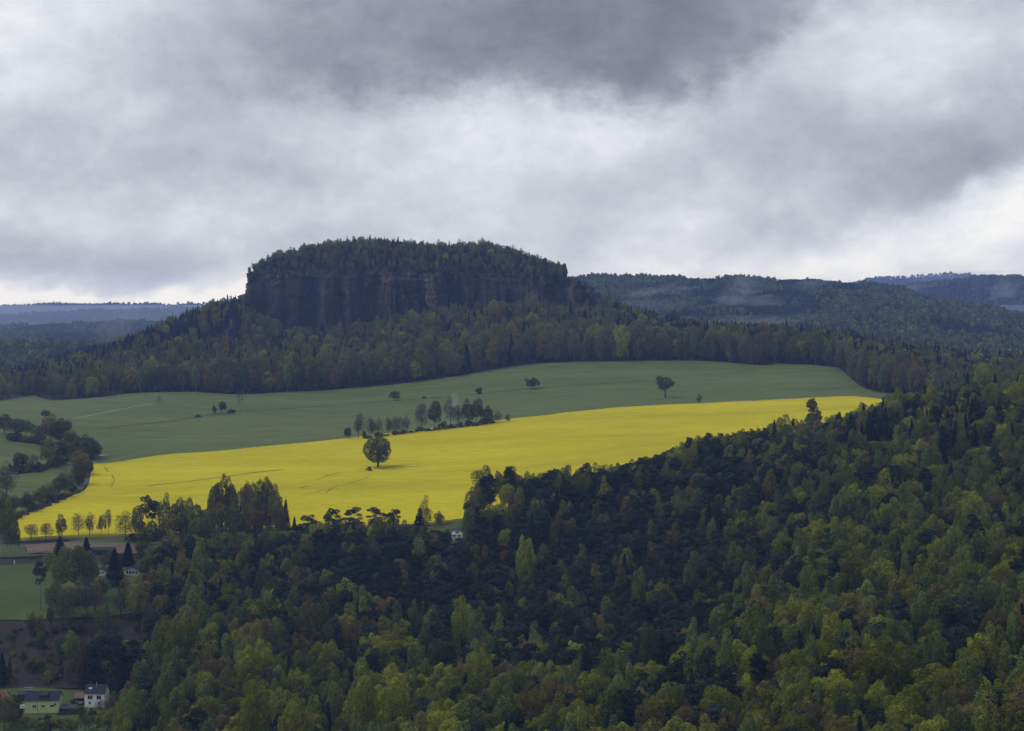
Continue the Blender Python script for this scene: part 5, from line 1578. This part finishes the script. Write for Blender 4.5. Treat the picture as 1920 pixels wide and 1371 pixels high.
for (row, k, c), lst in LEDGE.items():
    for j, (px, kk, v, loc, s) in enumerate(sorted(lst, key=lambda q: q[0])):
        inst(k, v, loc.x, loc.y + .3, loc.z - .5, s, s, rng.uniform(0, 6.28), f'{ {"birch": "small green tree", "bush": "bush", "pine": "little pine"}[k]}, {ordn[min(j, 19)]} from left {row} ledge {CL.get(c, "at the end")}', 'plants on the cliff ledges')

# wisps of mist hanging in the woods
def mist(px, py, y, w, h_, d, seed, dens, label):
    r = np.random.default_rng(seed)
    vs, fs, o_ = [], [], 0
    bm = bmesh.new()
    bmesh.ops.create_icosphere(bm, subdivisions=4, radius=1)
    for v in bm.verts:
        p = v.co.copy()
        n1 = noise.fractal(p * 1.3 + Vector((seed, 0, 0)), .6, 2.1, 4)
        p = p * (1 + (.75 if w > 30 else .3) * n1)
        sh = p.z * .5
        v.co = Vector((p.x * w / 2 + sh * w * .5, p.y * d / 2, p.z * h_ / 2))
    me = bpy.data.meshes.new('mist'); bm.to_mesh(me); bm.free()
    key = 'mist%g' % dens
    if key not in M:
        mt = new_mat(key); pv = mt.node_tree.nodes.new('ShaderNodeVolumePrincipled')
        pv.inputs['Color'].default_value = (.92, .95, 1, 1); pv.inputs['Density'].default_value = dens
        out = mt.node_tree.nodes.new('ShaderNodeOutputMaterial'); mt.node_tree.links.new(pv.outputs[0], out.inputs['Volume'])
        M[key] = mt
    me.materials.append(M[key])
    o = bpy.data.objects.new('mist', me); link(o); o.location = W(px, py, y)
    tag(o, label, 'mist', kind='stuff')
for a in [(1235, 545, 3100, 90, 22, 80, 1, .0024, 'faint mist wisp over the left of the blue hills'), (1385, 540, 3000, 50, 55, 60, 2, .0034, 'upright mist wisp on the middle blue hill'),
          (1400, 565, 2900, 110, 20, 80, 3, .0026, 'flat mist streak below the upright wisp'), (1525, 530, 3350, 60, 20, 60, 4, .0028, 'small mist wisp under the blue hill crest'),
          (1660, 545, 3700, 150, 26, 120, 5, .0016, 'wide mist wisp in the saddle between blue hills'), (1880, 545, 3900, 60, 40, 80, 6, .0026, 'mist wisp at right before the dark far hill'),
          (1800, 516, 9300, 500, 40, 300, 7, .0008, 'low cloud lying on the farthest pale ridge'), (225, 600, 2900, 50, 60, 60, 8, .0014, 'faint upright mist wisp over the left valley wood'),
          (55, 577, 3900, 110, 28, 90, 9, .0014, 'mist wisp at the left end of the far ridge'), (1180, 575, 2500, 120, 22, 90, 10, .0014, 'mist lying in the valley right of the mountain'),
          (1420, 600, 2500, 160, 18, 90, 11, .0014, 'thin mist streak low on the blue hills'), (847, 768, 1180, 9, 22, 9, 12, .022, 'thin pale smoke rising among the hedge trees'), (858, 795, 1170, 14, 12, 9, 13, .022, 'smoke puff at the foot of the hedge trees')]:
    mist(*a)

# ------------------------------------------------------------------ haze
def haze_box():
    bm = bmesh.new()
    bmesh.ops.create_cube(bm, size=1)
    me = bpy.data.meshes.new('haze'); 
    x0, x1, y0, y1, z0, z1 = -6900, 6900, -320, 11650, -300, 60
    for v in bm.verts:
        v.co = Vector(((x0 + x1) / 2 + v.co.x * (x1 - x0), (y0 + y1) / 2 + v.co.y * (y1 - y0), (z0 + z1) / 2 + v.co.z * (z1 - z0)))
    bm.to_mesh(me); bm.free()
    mt = new_mat('haze_air')
    N, L = mt.node_tree.nodes.new, mt.node_tree.links.new
    pv = N('ShaderNodeVolumePrincipled')
    pv.inputs['Color'].default_value = (.32, .49, 1.0, 1)
    pv.inputs['Density'].default_value = 0.95e-4
    pv.inputs['Anisotropy'].default_value = .2
    out = N('ShaderNodeOutputMaterial'); L(pv.outputs[0], out.inputs['Volume'])
    me.materials.append(mt)
    o = bpy.data.objects.new('haze', me); link(o); tag(o, kind='stuff')
haze_box()

def far_mist():
    """thin mist lying over the far valleys, a low smooth-edged body well beyond the mountain"""
    nx, ny = 24, 24
    vs, fs = [], []
    for side in (0, 1):
        for j in range(ny + 1):
            for i in range(nx + 1):
                x = -6500 + 13000 * i / nx; y = 2450 + 9000 * j / ny
                ed = min(1, min(i, nx - i, j * 1.5, (ny - j) * 1.5) / 4)
                top = -.0098 * y + 7 * noise.noise(Vector((x * .0006, y * .0006, 2)))
                z = -240 if side == 0 else -239 + (top + 239) * (ed ** .6)
                vs.append((x, y, z))
    n = (nx + 1) * (ny + 1)
    for j in range(ny):
        for i in range(nx):
            a = j * (nx + 1) + i
            fs.append((a, a + nx + 1, a + nx + 2, a + 1)); fs.append((n + a, n + a + 1, n + a + nx + 2, n + a + nx + 1))
    ring = [i for i in range(nx + 1)] + [j * (nx + 1) + nx for j in range(1, ny + 1)] + [ny * (nx + 1) + i for i in range(nx - 1, -1, -1)] + [j * (nx + 1) for j in range(ny - 1, 0, -1)]
    for k in range(len(ring)):
        a, b = ring[k], ring[(k + 1) % len(ring)]
        fs.append((a, b, n + b, n + a))
    me = bpy.data.meshes.new('valley_mist'); me.from_pydata(vs, [], fs)
    mt = new_mat('valley_mist'); pv = mt.node_tree.nodes.new('ShaderNodeVolumePrincipled')
    pv.inputs['Color'].default_value = (.66, .78, 1, 1); pv.inputs['Density'].default_value = 3.0e-4
    out = mt.node_tree.nodes.new('ShaderNodeOutputMaterial'); mt.node_tree.links.new(pv.outputs[0], out.inputs['Volume'])
    me.materials.append(mt)
    o = bpy.data.objects.new('valley_mist', me); link(o)
    tag(o, 'thin pale mist over the far valleys between the blue ridges', 'mist', kind='stuff')
far_mist()
import re as _re
for o in SC.objects:
    if o.parent is None and 'label' in o and len(_re.findall(r"[A-Za-z0-9'-]+", o['label'])) > 15:
        print('LONG', o['label'])
